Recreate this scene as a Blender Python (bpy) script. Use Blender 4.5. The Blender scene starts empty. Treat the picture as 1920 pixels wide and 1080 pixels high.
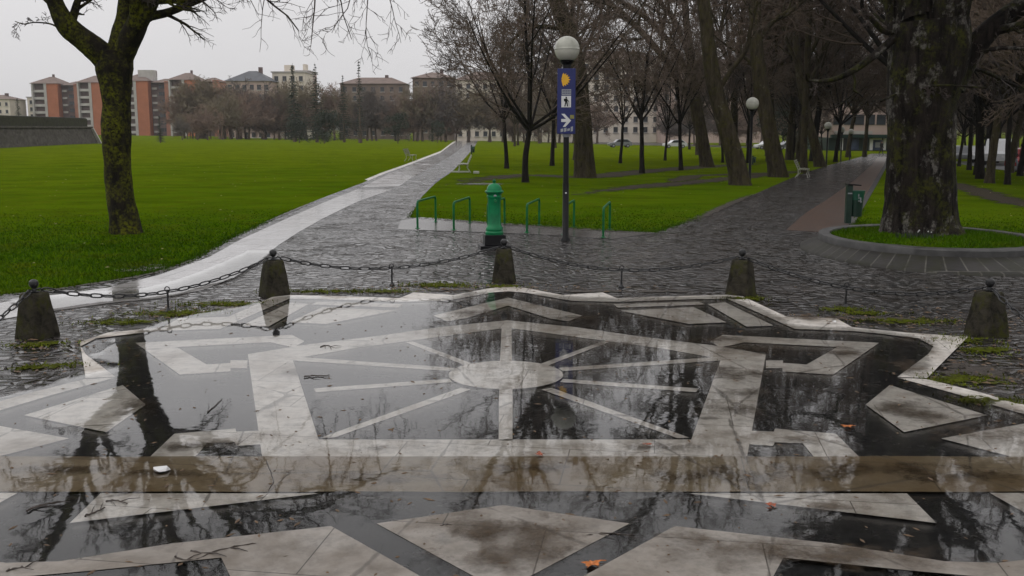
import bpy, bmesh, math, random
import numpy as np
from mathutils import Vector, Matrix, noise as mnoise

S = bpy.context.scene
COL = S.collection
RNG = np.random.default_rng(7)
random.seed(7)
PI = math.pi

# ------------------------------------------------------------------ camera
FPX, HY, EYE = 1840.0, 240.0, 2.2
PITCH = math.atan((540 - HY) / FPX)
CP, SP = math.cos(PITCH), math.sin(PITCH)
GX, GY, GC, GK, GM = 0.85, 0.527, 20.3, 0.0139, 150.0


def zg(x, y):
    return -GK * min(max(0.0, GX * x + GY * y - GC), GM)


def ray(px, py):
    u, v = (px - 960) / FPX, (540 - py) / FPX
    return u, CP + v * SP, -SP + v * CP


def at(px, py, h=0.0):
    """the point of the ground (raised by h) seen at a pixel of the photograph"""
    dx, dy, dz = ray(px, py)
    t = (h - EYE) / min(dz, -1e-4)
    for _ in range(60):
        t2 = (zg(dx * t, dy * t) + h - EYE) / min(dz, -1e-4)
        t = 0.5 * t + 0.5 * t2
    return Vector((dx * t, dy * t, EYE + dz * t))


def up(px, py, Y):
    dx, dy, dz = ray(px, py)
    t = Y / dy
    return Vector((dx * t, Y, EYE + dz * t))


cam = bpy.data.cameras.new('camera')
camo = bpy.data.objects.new('camera', cam)
COL.objects.link(camo)
camo.location = (0, 0, EYE)
camo.rotation_euler = (PI / 2 - PITCH, 0, 0)
cam.sensor_width = 36
cam.lens = 36 * FPX / 1920
cam.clip_end = 6000
cam.clip_start = 0.05
S.camera = camo


# ------------------------------------------------------------------ objects
def tag(o, label=None, cat=None, group=None, kind=None):
    if label: o['label'] = label
    if cat: o['category'] = cat
    if group: o['group'] = group
    if kind: o['kind'] = kind
    return o


def empty(name, loc=(0, 0, 0), rz=0.0):
    o = bpy.data.objects.new(name, None)
    o.empty_display_size = 0.2
    o.location = loc
    o.rotation_euler = (0, 0, rz)
    COL.objects.link(o)
    return o


def link(name, me, parent=None):
    o = bpy.data.objects.new(name, me)
    COL.objects.link(o)
    if parent: o.parent = parent
    return o


def copy_tree(o, parent=None):
    c = o.copy()
    COL.objects.link(c)
    c.parent = parent
    for ch in list(o.children):
        copy_tree(ch, c)
    return c


class MB:
    """collects shapes for one mesh"""

    def __init__(s):
        s.v, s.f, s.m, s.sm = [], [], [], []
        s.mi = 0

    def add(s, vs, fs, smooth=False):
        n = len(s.v)
        s.v += [tuple(p) for p in vs]
        s.f += [tuple(i + n for i in f) for f in fs]
        s.m += [s.mi] * len(fs)
        s.sm += [smooth] * len(fs)
        return s

    def box(s, c, d, M=None, taper=None):
        x, y, z = d[0] / 2, d[1] / 2, d[2] / 2
        vs = []
        for k in (-1, 1):
            t = 1.0 if taper is None or k < 0 else taper
            for a, b in ((-1, -1), (1, -1), (1, 1), (-1, 1)):
                p = Vector((a * x * t, b * y * t, k * z)) + Vector(c)
                vs.append(M @ p if M else p)
        return s.add(vs, [(0, 3, 2, 1), (4, 5, 6, 7), (0, 1, 5, 4), (1, 2, 6, 5), (2, 3, 7, 6), (3, 0, 4, 7)])

    def tube(s, pts, r, n=8, caps=True, closed=False):
        pts = [Vector(p) for p in pts]
        N = len(pts)
        rs = r if isinstance(r, (list, tuple)) else [r] * N
        vs, fs = [], []
        prev = None
        for i, p in enumerate(pts):
            if closed:
                t = pts[(i + 1) % N] - pts[(i - 1) % N]
            else:
                t = pts[min(i + 1, N - 1)] - pts[max(i - 1, 0)]
            t.normalize()
            if prev is None:
                a = t.orthogonal().normalized()
            else:
                a = (prev - t * prev.dot(t)).normalized()
            prev = a
            b = t.cross(a)
            for k in range(n):
                q = 2 * PI * k / n
                vs.append(p + (a * math.cos(q) + b * math.sin(q)) * rs[i])
        for i in range(N if closed else N - 1):
            j = (i + 1) % N
            for k in range(n):
                fs.append((i * n + k, i * n + (k + 1) % n, j * n + (k + 1) % n, j * n + k))
        if caps and not closed:
            fs.append(tuple(range(n - 1, -1, -1)))
            fs.append(tuple((N - 1) * n + k for k in range(n)))
        return s.add(vs, fs, True)

    def lathe(s, prof, c=(0, 0, 0), n=24, flute=None):
        c = Vector(c)
        vs, fs = [], []
        for i, (r, z) in enumerate(prof):
            for k in range(n):
                q = 2 * PI * k / n
                rr = r
                if flute and flute[0] <= z <= flute[1]:
                    rr = r * (1 - flute[2] * (k % 2))
                vs.append(c + Vector((rr * math.cos(q), rr * math.sin(q), z)))
        for i in range(len(prof) - 1):
            for k in range(n):
                fs.append((i * n + k, i * n + (k + 1) % n, (i + 1) * n + (k + 1) % n, (i + 1) * n + k))
        fs.append(tuple(range(n - 1, -1, -1)))
        fs.append(tuple((len(prof) - 1) * n + k for k in range(n)))
        return s.add(vs, fs, True)

    def prism(s, poly, axis, h):
        """poly of 3-D points extruded by vector axis*h"""
        n = len(poly)
        a = Vector(axis) * h
        vs = [Vector(p) for p in poly] + [Vector(p) + a for p in poly]
        fs = [tuple(range(n)), tuple(range(2 * n - 1, n - 1, -1))]
        for i in range(n):
            j = (i + 1) % n
            fs.append((j, i, n + i, n + j))
        return s.add(vs, fs)

    def build(s, name, mats, parent=None, bevel=0.0, sharp=35):
        me = bpy.data.meshes.new(name)
        me.from_pydata(s.v, [], s.f)
        for m in (mats if isinstance(mats, (list, tuple)) else [mats]):
            me.materials.append(m)
        me.polygons.foreach_set('material_index', s.m)
        me.polygons.foreach_set('use_smooth', s.sm)
        bm = bmesh.new()
        bm.from_mesh(me)
        bmesh.ops.recalc_face_normals(bm, faces=bm.faces)
        if bevel > 0:
            es = [e for e in bm.edges if len(e.link_faces) == 2 and e.calc_face_angle(0) > 0.6]
            bmesh.ops.bevel(bm, geom=es, offset=bevel, segments=2, affect='EDGES', profile=0.6)
        bm.to_mesh(me)
        bm.free()
        if any(s.sm):
            try:
                me.set_sharp_from_angle(angle=math.radians(sharp))
            except Exception:
                pass
        return link(name, me, parent)


# ------------------------------------------------------------------ materials
class NT:
    def __init__(s, name):
        s.mat = bpy.data.materials.new(name)
        s.mat.use_nodes = True
        s.t = s.mat.node_tree
        s.t.nodes.clear()
        s.out = s.t.nodes.new('ShaderNodeOutputMaterial')

    def n(s, kind, ins=None, **kw):
        nd = s.t.nodes.new('ShaderNode' + kind)
        for k, v in kw.items():
            setattr(nd, k, v)
        for k, v in (ins or {}).items():
            sock = nd.inputs[k]
            if hasattr(v, 'node'):
                s.t.links.new(v, sock)
            elif hasattr(v, 'outputs'):
                s.t.links.new(v.outputs[0], sock)
            else:
                if isinstance(v, tuple) and len(v) == 3 and sock.type == 'RGBA':
                    v = (*v, 1)
                sock.default_value = v
        return nd

    def pos(s, obj=False):
        if obj:
            return s.n('TexCoord').outputs['Object']
        return s.n('NewGeometry').outputs['Position']

    def noise(s, vec, scale, detail=4, rough=0.55, dist=0.0):
        return s.n('TexNoise', {'Vector': vec, 'Scale': scale, 'Detail': detail, 'Roughness': rough, 'Distortion': dist}).outputs[0]

    def ramp(s, fac, stops, interp='LINEAR'):
        nd = s.n('ValToRGB', {'Fac': fac})
        cr = nd.color_ramp
        cr.interpolation = interp
        while len(cr.elements) < len(stops):
            cr.elements.new(0.5)
        for e, (p, c) in zip(cr.elements, stops):
            e.position = p
            e.color = (*c, 1) if isinstance(c, tuple) else (c, c, c, 1)
        return nd.outputs[0]

    def mix(s, fac, a, b, mode='MIX'):
        nd = s.n('Mix', data_type='RGBA', blend_type=mode)
        for sock, v in ((nd.inputs[0], fac), (nd.inputs[6], a), (nd.inputs[7], b)):
            if hasattr(v, 'node'):
                s.t.links.new(v, sock)
            else:
                sock.default_value = (*v, 1) if isinstance(v, tuple) and len(v) == 3 else v
        return nd.outputs[2]

    def math(s, op, a, b=0.0, c=None):
        nd = s.n('Math', operation=op)
        for i, v in enumerate((a, b, c)):
            if v is None: continue
            if hasattr(v, 'node'):
                s.t.links.new(v, nd.inputs[i])
            else:
                nd.inputs[i].default_value = v
        return nd.outputs[0]

    def scale(s, vec, sc, rot=(0, 0, 0), loc=(0, 0, 0)):
        return s.n('Mapping', {'Vector': vec, 'Scale': sc, 'Rotation': rot, 'Location': loc}).outputs[0]

    def bump(s, h, strength=0.5, dist=0.01, normal=None):
        ins = {'Height': h, 'Strength': strength, 'Distance': dist}
        if normal is not None: ins['Normal'] = normal
        return s.n('Bump', ins).outputs[0]

    def bsdf(s, base, rough=0.5, normal=None, alpha=None, metal=0.0, ior=1.45, spec=0.5, **kw):
        ins = {'Base Color': base, 'Roughness': rough, 'Metallic': metal, 'IOR': ior, 'Specular IOR Level': spec}
        if normal is not None: ins['Normal'] = normal
        if alpha is not None: ins['Alpha'] = alpha
        ins.update(kw)
        b = s.n('BsdfPrincipled', ins)
        s.t.links.new(b.outputs[0], s.out.inputs[0])
        return s.mat


def flat(name, c, rough=0.5, metal=0.0, var=0.25, sc=6.0, obj=True, bump=0.0, spec=0.5):
    t = NT(name)
    p = t.pos(obj)
    nz = t.noise(p, sc, 5)
    lo, hi = 1 - var, 1 + var
    base = t.ramp(nz, [(0.3, tuple(x * lo for x in c)), (0.7, tuple(min(1, x * hi) for x in c))])
    nrm = t.bump(t.noise(p, sc * 5, 4), bump, 0.01) if bump else None
    return t.bsdf(base, rough, nrm, metal=metal, spec=spec)


def m_grass(name, cols, blade=False):
    t = NT(name)
    p = t.pos()
    big = t.noise(p, 0.09, 3)
    med = t.noise(p, 1.1, 5, 0.65)
    fin = t.noise(t.scale(p, (1, 1, 0.2)), 45, 4, 0.7)
    c1 = t.mix(t.ramp(big, [(0.35, 0.0), (0.65, 1.0)]), cols[0], cols[1])
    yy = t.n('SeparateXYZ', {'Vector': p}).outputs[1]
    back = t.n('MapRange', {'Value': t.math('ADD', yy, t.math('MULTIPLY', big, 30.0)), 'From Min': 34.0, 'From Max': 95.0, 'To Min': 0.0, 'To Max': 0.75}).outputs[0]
    c1 = t.mix(back, c1, (0.165, 0.205, 0.004))  # far lawn yellower; brightness of lit blade tips at grazing view painted in
    c2 = t.mix(t.ramp(med, [(0.48, 0.0), (0.70, 0.8)]), c1, cols[2])
    streak = t.noise(t.scale(p, (0.34, 0.5, 1), (0, 0, 0.5)), 1.0, 6, 0.68)
    c2 = t.mix(t.ramp(streak, [(0.44, 0.0), (0.66, 0.5)]), c2, tuple(x * 0.42 for x in cols[0]))
    c3 = t.mix(t.ramp(fin, [(0.3, 0.75), (0.6, 0.0)]), c2, tuple(x * 0.35 for x in cols[0]))
    c4 = t.mix(t.ramp(t.noise(p, 6, 3), [(0.66, 0.0), (0.78, 0.35)]), c3, cols[3])
    if blade:
        return t.bsdf(c2, 0.6, spec=0.03)
    b = t.bump(t.math('ADD', fin, t.math('MULTIPLY', med, 1.2)), 0.9, 0.05)
    return t.bsdf(c4, 0.7, b, spec=0.0)


def m_cobble():
    t = NT('wet_cobbles')
    p = t.pos()
    w = t.n('VectorMath', {0: p, 1: t.n('VectorMath', {0: t.n('TexNoise', {'Vector': p, 'Scale': 3.0, 'Detail': 2.0}).outputs[1], 'Scale': 0.10}, operation='SCALE').outputs[0]}, operation='ADD').outputs[0]
    w = t.scale(w, (1, 1.25, 0.0))
    vd = t.n('TexVoronoi', {'Vector': w, 'Scale': 5.2, 'Randomness': 0.8}, feature='DISTANCE_TO_EDGE').outputs[0]
    vc = t.n('TexVoronoi', {'Vector': w, 'Scale': 5.2, 'Randomness': 0.8}, feature='F1')
    cellv = t.n('SeparateColor', {'Color': vc.outputs['Color']}).outputs[0]
    tone = t.ramp(cellv, [(0.0, (0.010, 0.010, 0.010)), (0.5, (0.030, 0.027, 0.027)), (1.0, (0.075, 0.068, 0.064))])
    stain = t.noise(p, 0.7, 5, 0.6)
    tone = t.mix(t.ramp(stain, [(0.5, 0.0), (0.75, 0.5)]), tone, (0.045, 0.032, 0.024))
    joint = t.ramp(vd, [(0.04, 1.0), (0.13, 0.0)])
    base = t.mix(joint, tone, (0.018, 0.015, 0.012))
    hump = t.ramp(vd, [(0.0, 0.0), (0.12, 0.6), (0.4, 1.0)])
    tilt = t.math('MULTIPLY', cellv, 0.9)
    fine = t.noise(p, 60, 3)
    h = t.math('ADD', t.math('ADD', hump, tilt), t.math('MULTIPLY', fine, 0.05))
    film = t.ramp(t.noise(p, 0.45, 4, 0.6), [(0.42, 0.55), (0.62, 1.0)])
    b = t.bump(h, film, 0.034)
    rough = t.mix(t.ramp(t.noise(p, 1.6, 4), [(0.4, 0.0), (0.65, 1.0)]), (0.12,) * 3, (0.28,) * 3)
    return t.bsdf(base, rough, b, spec=0.6)


def m_slate():
    t = NT('wet_dark_slate')
    p = t.pos()
    br = t.n('TexBrick', {'Vector': p, 'Color1': (0.013, 0.0135, 0.015), 'Color2': (0.022, 0.0225, 0.024), 'Mortar': (0.006, 0.006, 0.006),
                          'Scale': 1.0, 'Mortar Size': 0.006, 'Brick Width': 1.3, 'Row Height': 0.62, 'Bias': 0.0})
    nz = t.noise(p, 3.5, 8, 0.65)
    base = t.mix(t.ramp(nz, [(0.35, 0.0), (0.7, 0.8)]), br.outputs[0], (0.036, 0.034, 0.031))
    base = t.mix(t.ramp(t.noise(p, 26, 5, 0.7), [(0.55, 0.0), (0.68, 0.7)]), base, (0.055, 0.05, 0.045))
    b = t.bump(t.math('ADD', t.noise(p, 16, 8, 0.7), t.math('MULTIPLY', br.outputs[1], -0.6)), 0.35, 0.006)
    rough = t.ramp(t.noise(p, 5, 5, 0.65), [(0.35, 0.10), (0.7, 0.34)])
    return t.bsdf(base, rough, b, spec=0.5)


def m_inlay(name, c, stain, amount, wet=0.3):
    t = NT(name)
    p = t.pos()
    n1 = t.noise(p, 1.3, 8, 0.66, 0.4)
    n2 = t.noise(p, 9, 8, 0.72)
    n3 = t.noise(t.scale(p, (0.6, 3, 1)), 3.0, 7, 0.7)
    base = t.ramp(n2, [(0.30, tuple(x * 0.50 for x in c)), (0.52, c), (0.8, tuple(min(1, x * 1.22) for x in c))])
    base = t.mix(t.ramp(n1, [(0.60 - amount * 0.3, 0.0), (0.85 - amount * 0.25, 0.9)]), base, stain)
    base = t.mix(t.ramp(n3, [(0.58, 0.0), (0.78, 0.6)]), base, tuple(x * 0.45 for x in stain))
    sl = t.n('TexBrick', {'Vector': t.scale(p, (1, 1, 1), (0, 0, 0.15)), 'Color1': (0.86, 0.86, 0.86), 'Color2': (1.0, 1.0, 1.0), 'Mortar': (0.22, 0.2, 0.18), 'Scale': 1.0, 'Mortar Size': 0.004, 'Brick Width': 1.15, 'Row Height': 0.72})
    base = t.mix(1.0, base, sl.outputs[0], 'MULTIPLY')
    ck = t.n('TexVoronoi', {'Vector': t.scale(p, (1.0, 0.7, 0), (0, 0, 0.4)), 'Scale': 0.75, 'Randomness': 1.0}, feature='DISTANCE_TO_EDGE').outputs[0]
    wob = t.math('ADD', ck, t.math('MULTIPLY', t.math('SUBTRACT', t.noise(p, 6, 3), 0.5), 0.03))
    line = t.ramp(t.math('ABSOLUTE', wob), [(0.002, 0.75), (0.008, 0.0)])
    base = t.mix(line, base, (0.06, 0.05, 0.04))
    speck = t.ramp(t.noise(p, 70, 3, 0.6), [(0.68, 0.0), (0.76, 0.6)])
    base = t.mix(speck, base, (0.07, 0.06, 0.05))
    b = t.bump(t.math('ADD', n2, t.math('MULTIPLY', line, -0.5)), 0.3, 0.005)
    return t.bsdf(base, t.ramp(n1, [(0.3, wet), (0.7, wet + 0.25)]), b)


def m_slab():
    t = NT('wet_pale_slabs')
    p = t.pos()
    r = t.scale(p, (1, 1, 1), (0, 0, 0.12))
    br = t.n('TexBrick', {'Vector': r, 'Color1': (0.29, 0.28, 0.275), 'Color2': (0.35, 0.34, 0.335), 'Mortar': (0.07, 0.065, 0.06),
                          'Scale': 1.0, 'Mortar Size': 0.012, 'Brick Width': 1.25, 'Row Height': 0.85})
    nz = t.noise(p, 2.0, 7, 0.65)
    base = t.mix(t.ramp(nz, [(0.45, 0.0), (0.75, 0.7)]), br.outputs[0], (0.13, 0.12, 0.11))
    base = t.mix(t.ramp(t.noise(p, 9, 6, 0.7), [(0.52, 0.0), (0.70, 0.6)]), base, (0.09, 0.082, 0.075))
    b = t.bump(t.math('ADD', t.noise(p, 7, 6), t.math('MULTIPLY', br.outputs[1], -1.4)), 0.3, 0.012)
    return t.bsdf(base, t.ramp(t.noise(p, 1.2, 4), [(0.35, 0.05), (0.7, 0.22)]), b, spec=0.7)


def m_brick():
    t = NT('wet_brick_paving')
    p = t.pos()
    r = t.scale(p, (1, 1, 1), (0, 0, -0.42))
    br = t.n('TexBrick', {'Vector': r, 'Color1': (0.085, 0.050, 0.036), 'Color2': (0.13, 0.072, 0.050), 'Mortar': (0.035, 0.03, 0.025),
                          'Scale': 1.0, 'Mortar Size': 0.012, 'Brick Width': 0.24, 'Row Height': 0.12})
    base = t.mix(t.ramp(t.noise(p, 1.1, 5), [(0.4, 0.0), (0.7, 0.7)]), br.outputs[0], (0.06, 0.05, 0.045))
    b = t.bump(br.outputs[1], -0.5, 0.008)
    return t.bsdf(base, 0.30, b)


def m_soft(name, c1, c2, rough=0.6, sc=7.0, edge=0.5, amp=1.5, spec=0.3, soft=None):
    """ground patch whose ragged outline follows its own spread"""
    t = NT(name)
    p = t.pos()
    lv = t.n('Attribute', attribute_name='level').outputs['Fac']
    nz = t.math('MULTIPLY', t.math('SUBTRACT', t.noise(p, sc, 7, 0.72), 0.5), amp)
    a = t.ramp(t.math('ADD', lv, nz), [(edge - 0.05, 0.0), (edge + 0.09, 1.0)] if soft is None else [(edge - 0.25, 0.0), (edge + 0.4, soft)])
    n2 = t.noise(p, 22, 6, 0.7)
    base = t.ramp(n2, [(0.35, c1), (0.65, c2)])
    return t.bsdf(base, rough, t.bump(n2, 0.9, 0.03), alpha=a, spec=spec)


def m_water():
    t = NT('rain_water')
    p = t.pos()
    lv = t.n('Attribute', attribute_name='level').outputs['Fac']
    nz = t.math('ADD', t.math('MULTIPLY', t.math('SUBTRACT', t.noise(p, 1.4, 6, 0.62), 0.5), 0.9),
                t.math('MULTIPLY', t.math('SUBTRACT', t.noise(p, 9, 4, 0.6), 0.5), 0.25))
    a = t.ramp(t.math('ADD', lv, nz), [(0.44, 0.0), (0.56, 1.0)])
    rip = t.math('ADD', t.noise(p, 5.0, 2), t.math('MULTIPLY', t.noise(t.scale(p, (1.0, 0.5, 1)), 38, 3), 0.035))
    b = t.bump(rip, 0.05, 0.012)
    fr = t.n('Fresnel', {'IOR': 1.34, 'Normal': b}).outputs[0]
    tr = t.n('BsdfTransparent', {'Color': (0.96, 0.96, 0.95, 1)})
    tr0 = t.n('BsdfTransparent', {'Color': (1, 1, 1, 1)})
    gl = t.n('BsdfGlossy', {'Color': (1, 1, 1, 1), 'Roughness': 0.028, 'Normal': b})
    m1 = t.n('MixShader', {0: fr, 1: tr.outputs[0], 2: gl.outputs[0]})
    m2 = t.n('MixShader', {0: a, 1: tr0.outputs[0], 2: m1.outputs[0]})
    t.t.links.new(m2.outputs[0], t.out.inputs[0])
    return t.mat


def m_bark(name, dark, mid, moss, moss_amt, pale=None, pale_amt=0.0, stretch=0.25, sc=9.0, bump=1.0, furrow=None):
    t = NT(name)
    p = t.pos(True)
    q = t.scale(p, (1, 1, stretch))
    n1 = t.noise(q, sc, 8, 0.7, 0.6)
    n2 = t.noise(p, 2.2, 6, 0.68)
    n3 = t.noise(p, 16, 5, 0.7)
    base = t.ramp(n1, [(0.35, dark), (0.62, mid)])
    mfac = t.math('MULTIPLY', t.ramp(n2, [(0.62 - moss_amt * 0.3, 0.0), (0.74 - moss_amt * 0.25, 1.0)]), t.ramp(n3, [(0.42, 0.0), (0.58, 1.0)]))
    base = t.mix(mfac, base, moss)
    if pale:
        pf = t.math('MULTIPLY', t.ramp(t.noise(t.scale(p, (1, 1, 0.7), (0, 0, 0), (3, 1, 2)), 3.2, 6, 0.7), [(0.66 - pale_amt * 0.2, 0.0), (0.72 - pale_amt * 0.2, 1.0)]), t.ramp(n3, [(0.4, 0.2), (0.6, 1.0)]))
        base = t.mix(pf, base, pale)
    h = n1
    b = t.bump(t.math('ADD', h, t.math('MULTIPLY', n3, 0.5)), bump, 0.05)
    return t.bsdf(base, 0.8, b, spec=0.1)


M = {}
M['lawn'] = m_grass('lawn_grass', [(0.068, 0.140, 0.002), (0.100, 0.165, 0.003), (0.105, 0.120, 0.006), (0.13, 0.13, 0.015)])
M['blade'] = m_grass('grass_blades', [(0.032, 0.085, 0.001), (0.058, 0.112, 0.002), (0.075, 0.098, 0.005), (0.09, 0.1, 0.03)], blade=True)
M['moss_blade'] = flat('moss_tuft', (0.085, 0.105, 0.008), 0.8, var=0.5, sc=3, obj=False, spec=0.0)
M['cobble'] = m_cobble()
M['slate'] = m_slate()
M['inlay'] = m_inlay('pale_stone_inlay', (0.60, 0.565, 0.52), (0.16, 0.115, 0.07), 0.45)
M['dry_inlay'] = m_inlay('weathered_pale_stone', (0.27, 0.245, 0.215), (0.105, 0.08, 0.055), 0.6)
M['band'] = m_inlay('stained_stone_band', (0.23, 0.185, 0.125), (0.115, 0.070, 0.024), 0.68, 0.2)
M['slab'] = m_slab()
M['brick'] = m_brick()
M['pad'] = flat('wet_concrete', (0.075, 0.069, 0.064), 0.25, var=0.35, sc=1.6, obj=False, bump=0.2)
M['kerb'] = flat('wet_kerb_stone', (0.045, 0.044, 0.043), 0.5, var=0.5, sc=4, obj=False, bump=0.4)
M['moss'] = m_soft('moss_and_weeds', (0.026, 0.026, 0.006), (0.095, 0.115, 0.006), 0.9, sc=9.0, edge=0.56, amp=3.2, spec=0.05)
M['mud'] = m_soft('wet_mud', (0.025, 0.019, 0.014), (0.07, 0.058, 0.048), 0.35, sc=4.0, edge=0.6, amp=2.6)
M['silt'] = m_soft('brown_silt', (0.030, 0.017, 0.006), (0.10, 0.064, 0.032), 0.4, sc=4.5, edge=0.62, amp=3.2, soft=0.6)
M['dirt'] = m_soft('worn_earth', (0.040, 0.033, 0.022), (0.070, 0.062, 0.046), 0.9, sc=1.6, amp=2.2, spec=0.05)
M['water'] = m_water()
M['bark_moss'] = m_bark('mossy_bark', (0.005, 0.0045, 0.004), (0.022, 0.018, 0.013), (0.095, 0.100, 0.006), 0.66, sc=7)
M['bark_big'] = m_bark('dark_ridged_bark', (0.001, 0.001, 0.001), (0.024, 0.019, 0.016), (0.042, 0.045, 0.008), 0.48, (0.12, 0.112, 0.10), 0.55, stretch=0.2, sc=7)
M['bark_plane'] = m_bark('plane_bark', (0.014, 0.012, 0.008), (0.062, 0.050, 0.033), (0.050, 0.046, 0.012), 0.5, (0.11, 0.10, 0.075), 0.25, sc=6)
M['bark_thin'] = m_bark('thin_bark', (0.007, 0.006, 0.0055), (0.022, 0.019, 0.016), (0.03, 0.034, 0.01), 0.2, sc=10)
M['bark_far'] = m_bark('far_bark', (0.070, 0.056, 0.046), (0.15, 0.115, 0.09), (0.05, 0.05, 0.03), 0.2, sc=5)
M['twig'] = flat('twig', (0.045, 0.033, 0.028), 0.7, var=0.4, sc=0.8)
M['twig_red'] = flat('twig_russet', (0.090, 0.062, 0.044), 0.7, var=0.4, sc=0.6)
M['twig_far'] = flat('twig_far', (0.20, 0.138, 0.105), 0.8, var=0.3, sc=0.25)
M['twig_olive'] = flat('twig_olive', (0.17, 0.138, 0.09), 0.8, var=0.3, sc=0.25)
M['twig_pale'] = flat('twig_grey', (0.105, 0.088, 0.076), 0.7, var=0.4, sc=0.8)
M['needle'] = flat('conifer_needles', (0.020, 0.034, 0.020), 0.7, var=0.5, sc=0.7)
M['hedge'] = flat('dark_evergreen_leaves', (0.018, 0.028, 0.014), 0.6, var=0.5, sc=0.6)
M['iron'] = flat('black_iron', (0.012, 0.012, 0.013), 0.35, 0.0, sc=20)
M['bollard'] = m_bark('mossy_bollard_stone', (0.010, 0.009, 0.007), (0.045, 0.040, 0.030), (0.040, 0.042, 0.008), 0.60, stretch=1.0, sc=10, bump=0.5)
M['fountain'] = flat('green_paint', (0.002, 0.155, 0.055), 0.3, var=0.35, sc=5, spec=0.3)
M['rack'] = flat('rack_green_paint', (0.002, 0.105, 0.030), 0.35, var=0.35, sc=5, spec=0.25)
M['bin'] = flat('dark_green_paint', (0.006, 0.026, 0.017), 0.35, var=0.3, sc=6)
M['bin_rim'] = flat('green_basket', (0.010, 0.075, 0.045), 0.35, var=0.3, sc=6)  # lighter green, used on the upper rim of the basket
M['black'] = flat('black_paint', (0.004, 0.004, 0.005), 0.3, var=0.2, spec=0.25)
M['globe'] = flat('opal_globe', (0.46, 0.45, 0.40), 0.25, var=0.08, sc=3)
M['globe_top'] = flat('dirty_opal_globe', (0.36, 0.36, 0.31), 0.3, var=0.2, sc=5)
M['sign'] = flat('blue_enamel', (0.010, 0.016, 0.11), 0.3, var=0.1)
M['yellow'] = flat('yellow_paint', (0.70, 0.38, 0.02), 0.4, var=0.1)
M['white'] = flat('white_paint', (0.62, 0.62, 0.62), 0.4, var=0.08)
M['grey'] = flat('grey_paint', (0.28, 0.29, 0.31), 0.4, var=0.15)
M['bench'] = flat('weathered_bench_wood', (0.20, 0.20, 0.15), 0.45, var=0.3)
M['orange'] = flat('orange_brick', (0.36, 0.125, 0.06), 0.8, var=0.14, sc=0.3)
M['pinkwall'] = flat('pink_brick', (0.34, 0.15, 0.10), 0.8, var=0.14, sc=0.3)
M['cream'] = flat('cream_render', (0.60, 0.54, 0.46), 0.8, var=0.12, sc=0.3)
M['pinkrender'] = flat('rose_render', (0.42, 0.32, 0.28), 0.8, var=0.12, sc=0.3)
M['concrete'] = flat('pale_concrete', (0.40, 0.38, 0.36), 0.8, var=0.15, sc=0.4)
M['umber'] = flat('umber_render', (0.17, 0.128, 0.105), 0.8, var=0.15, sc=0.3)
M['recess'] = flat('recess_wall', (0.12, 0.085, 0.08), 0.8, var=0.25, sc=0.4)
M['glass'] = flat('dark_glass', (0.035, 0.040, 0.045), 0.12, var=0.6, sc=0.25)
M['rooftile'] = flat('brown_roof_tiles', (0.17, 0.125, 0.105), 0.8, var=0.2, sc=0.5)
M['slateroof'] = flat('grey_slate_roof', (0.085, 0.09, 0.10), 0.6, var=0.2, sc=0.5)
M['rampart'] = m_bark('rampart_stone', (0.040, 0.035, 0.030), (0.105, 0.095, 0.085), (0.045, 0.05, 0.022), 0.35, (0.17, 0.16, 0.145), 0.05, stretch=1.6, sc=1.2, bump=0.5)
M['rampart_top'] = m_bark('weedy_parapet', (0.022, 0.022, 0.014), (0.060, 0.058, 0.04), (0.035, 0.045, 0.015), 0.5, stretch=1.0, sc=2.2, bump=0.6)
M['leaf_or'] = flat('orange_leaf', (0.42, 0.13, 0.025), 0.5, var=0.35, sc=40)
M['leaf_red'] = flat('russet_leaf', (0.28, 0.07, 0.03), 0.5, var=0.35, sc=40)
M['leaf_br'] = flat('brown_leaf', (0.10, 0.06, 0.03), 0.6, var=0.5, sc=10)
M['leaf_ye'] = flat('yellow_leaf', (0.20, 0.19, 0.06), 0.6, var=0.4, sc=10)
M['wood'] = flat('wet_dead_wood', (0.030, 0.020, 0.014), 0.4, var=0.4, sc=20)
M['skin'] = flat('skin', (0.42, 0.26, 0.19), 0.6, var=0.05)
M['hair'] = flat('dark_hair', (0.02, 0.015, 0.012), 0.6, var=0.2)
M['coat'] = flat('black_coat', (0.012, 0.012, 0.015), 0.7, var=0.2)
M['coat_red'] = flat('red_coat', (0.22, 0.02, 0.025), 0.7, var=0.2)
M['jeans'] = flat('pale_trousers', (0.20, 0.20, 0.22), 0.8, var=0.2)
M['jeans_dk'] = flat('dark_trousers', (0.02, 0.02, 0.03), 0.8, var=0.2)
M['carwhite'] = flat('white_car_paint', (0.55, 0.56, 0.57), 0.2, var=0.05)
M['carred'] = flat('red_car_paint', (0.28, 0.03, 0.03), 0.2, var=0.05)
M['cargrey'] = flat('grey_car_paint', (0.20, 0.21, 0.22), 0.2, var=0.05)
M['rubber'] = flat('rubber', (0.012, 0.012, 0.012), 0.7, var=0.1)
M['redlight'] = flat('red_lens', (0.45, 0.03, 0.02), 0.2, var=0.05)
M['asphalt'] = flat('wet_asphalt', (0.05, 0.05, 0.052), 0.3, var=0.3, sc=1.0, obj=False)
M['bluedoor'] = flat('shop_glass', (0.06, 0.08, 0.14), 0.1, var=0.5, sc=0.8)
M['fascia'] = flat('dark_green_fascia', (0.008, 0.03, 0.024), 0.4, var=0.2)

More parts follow.
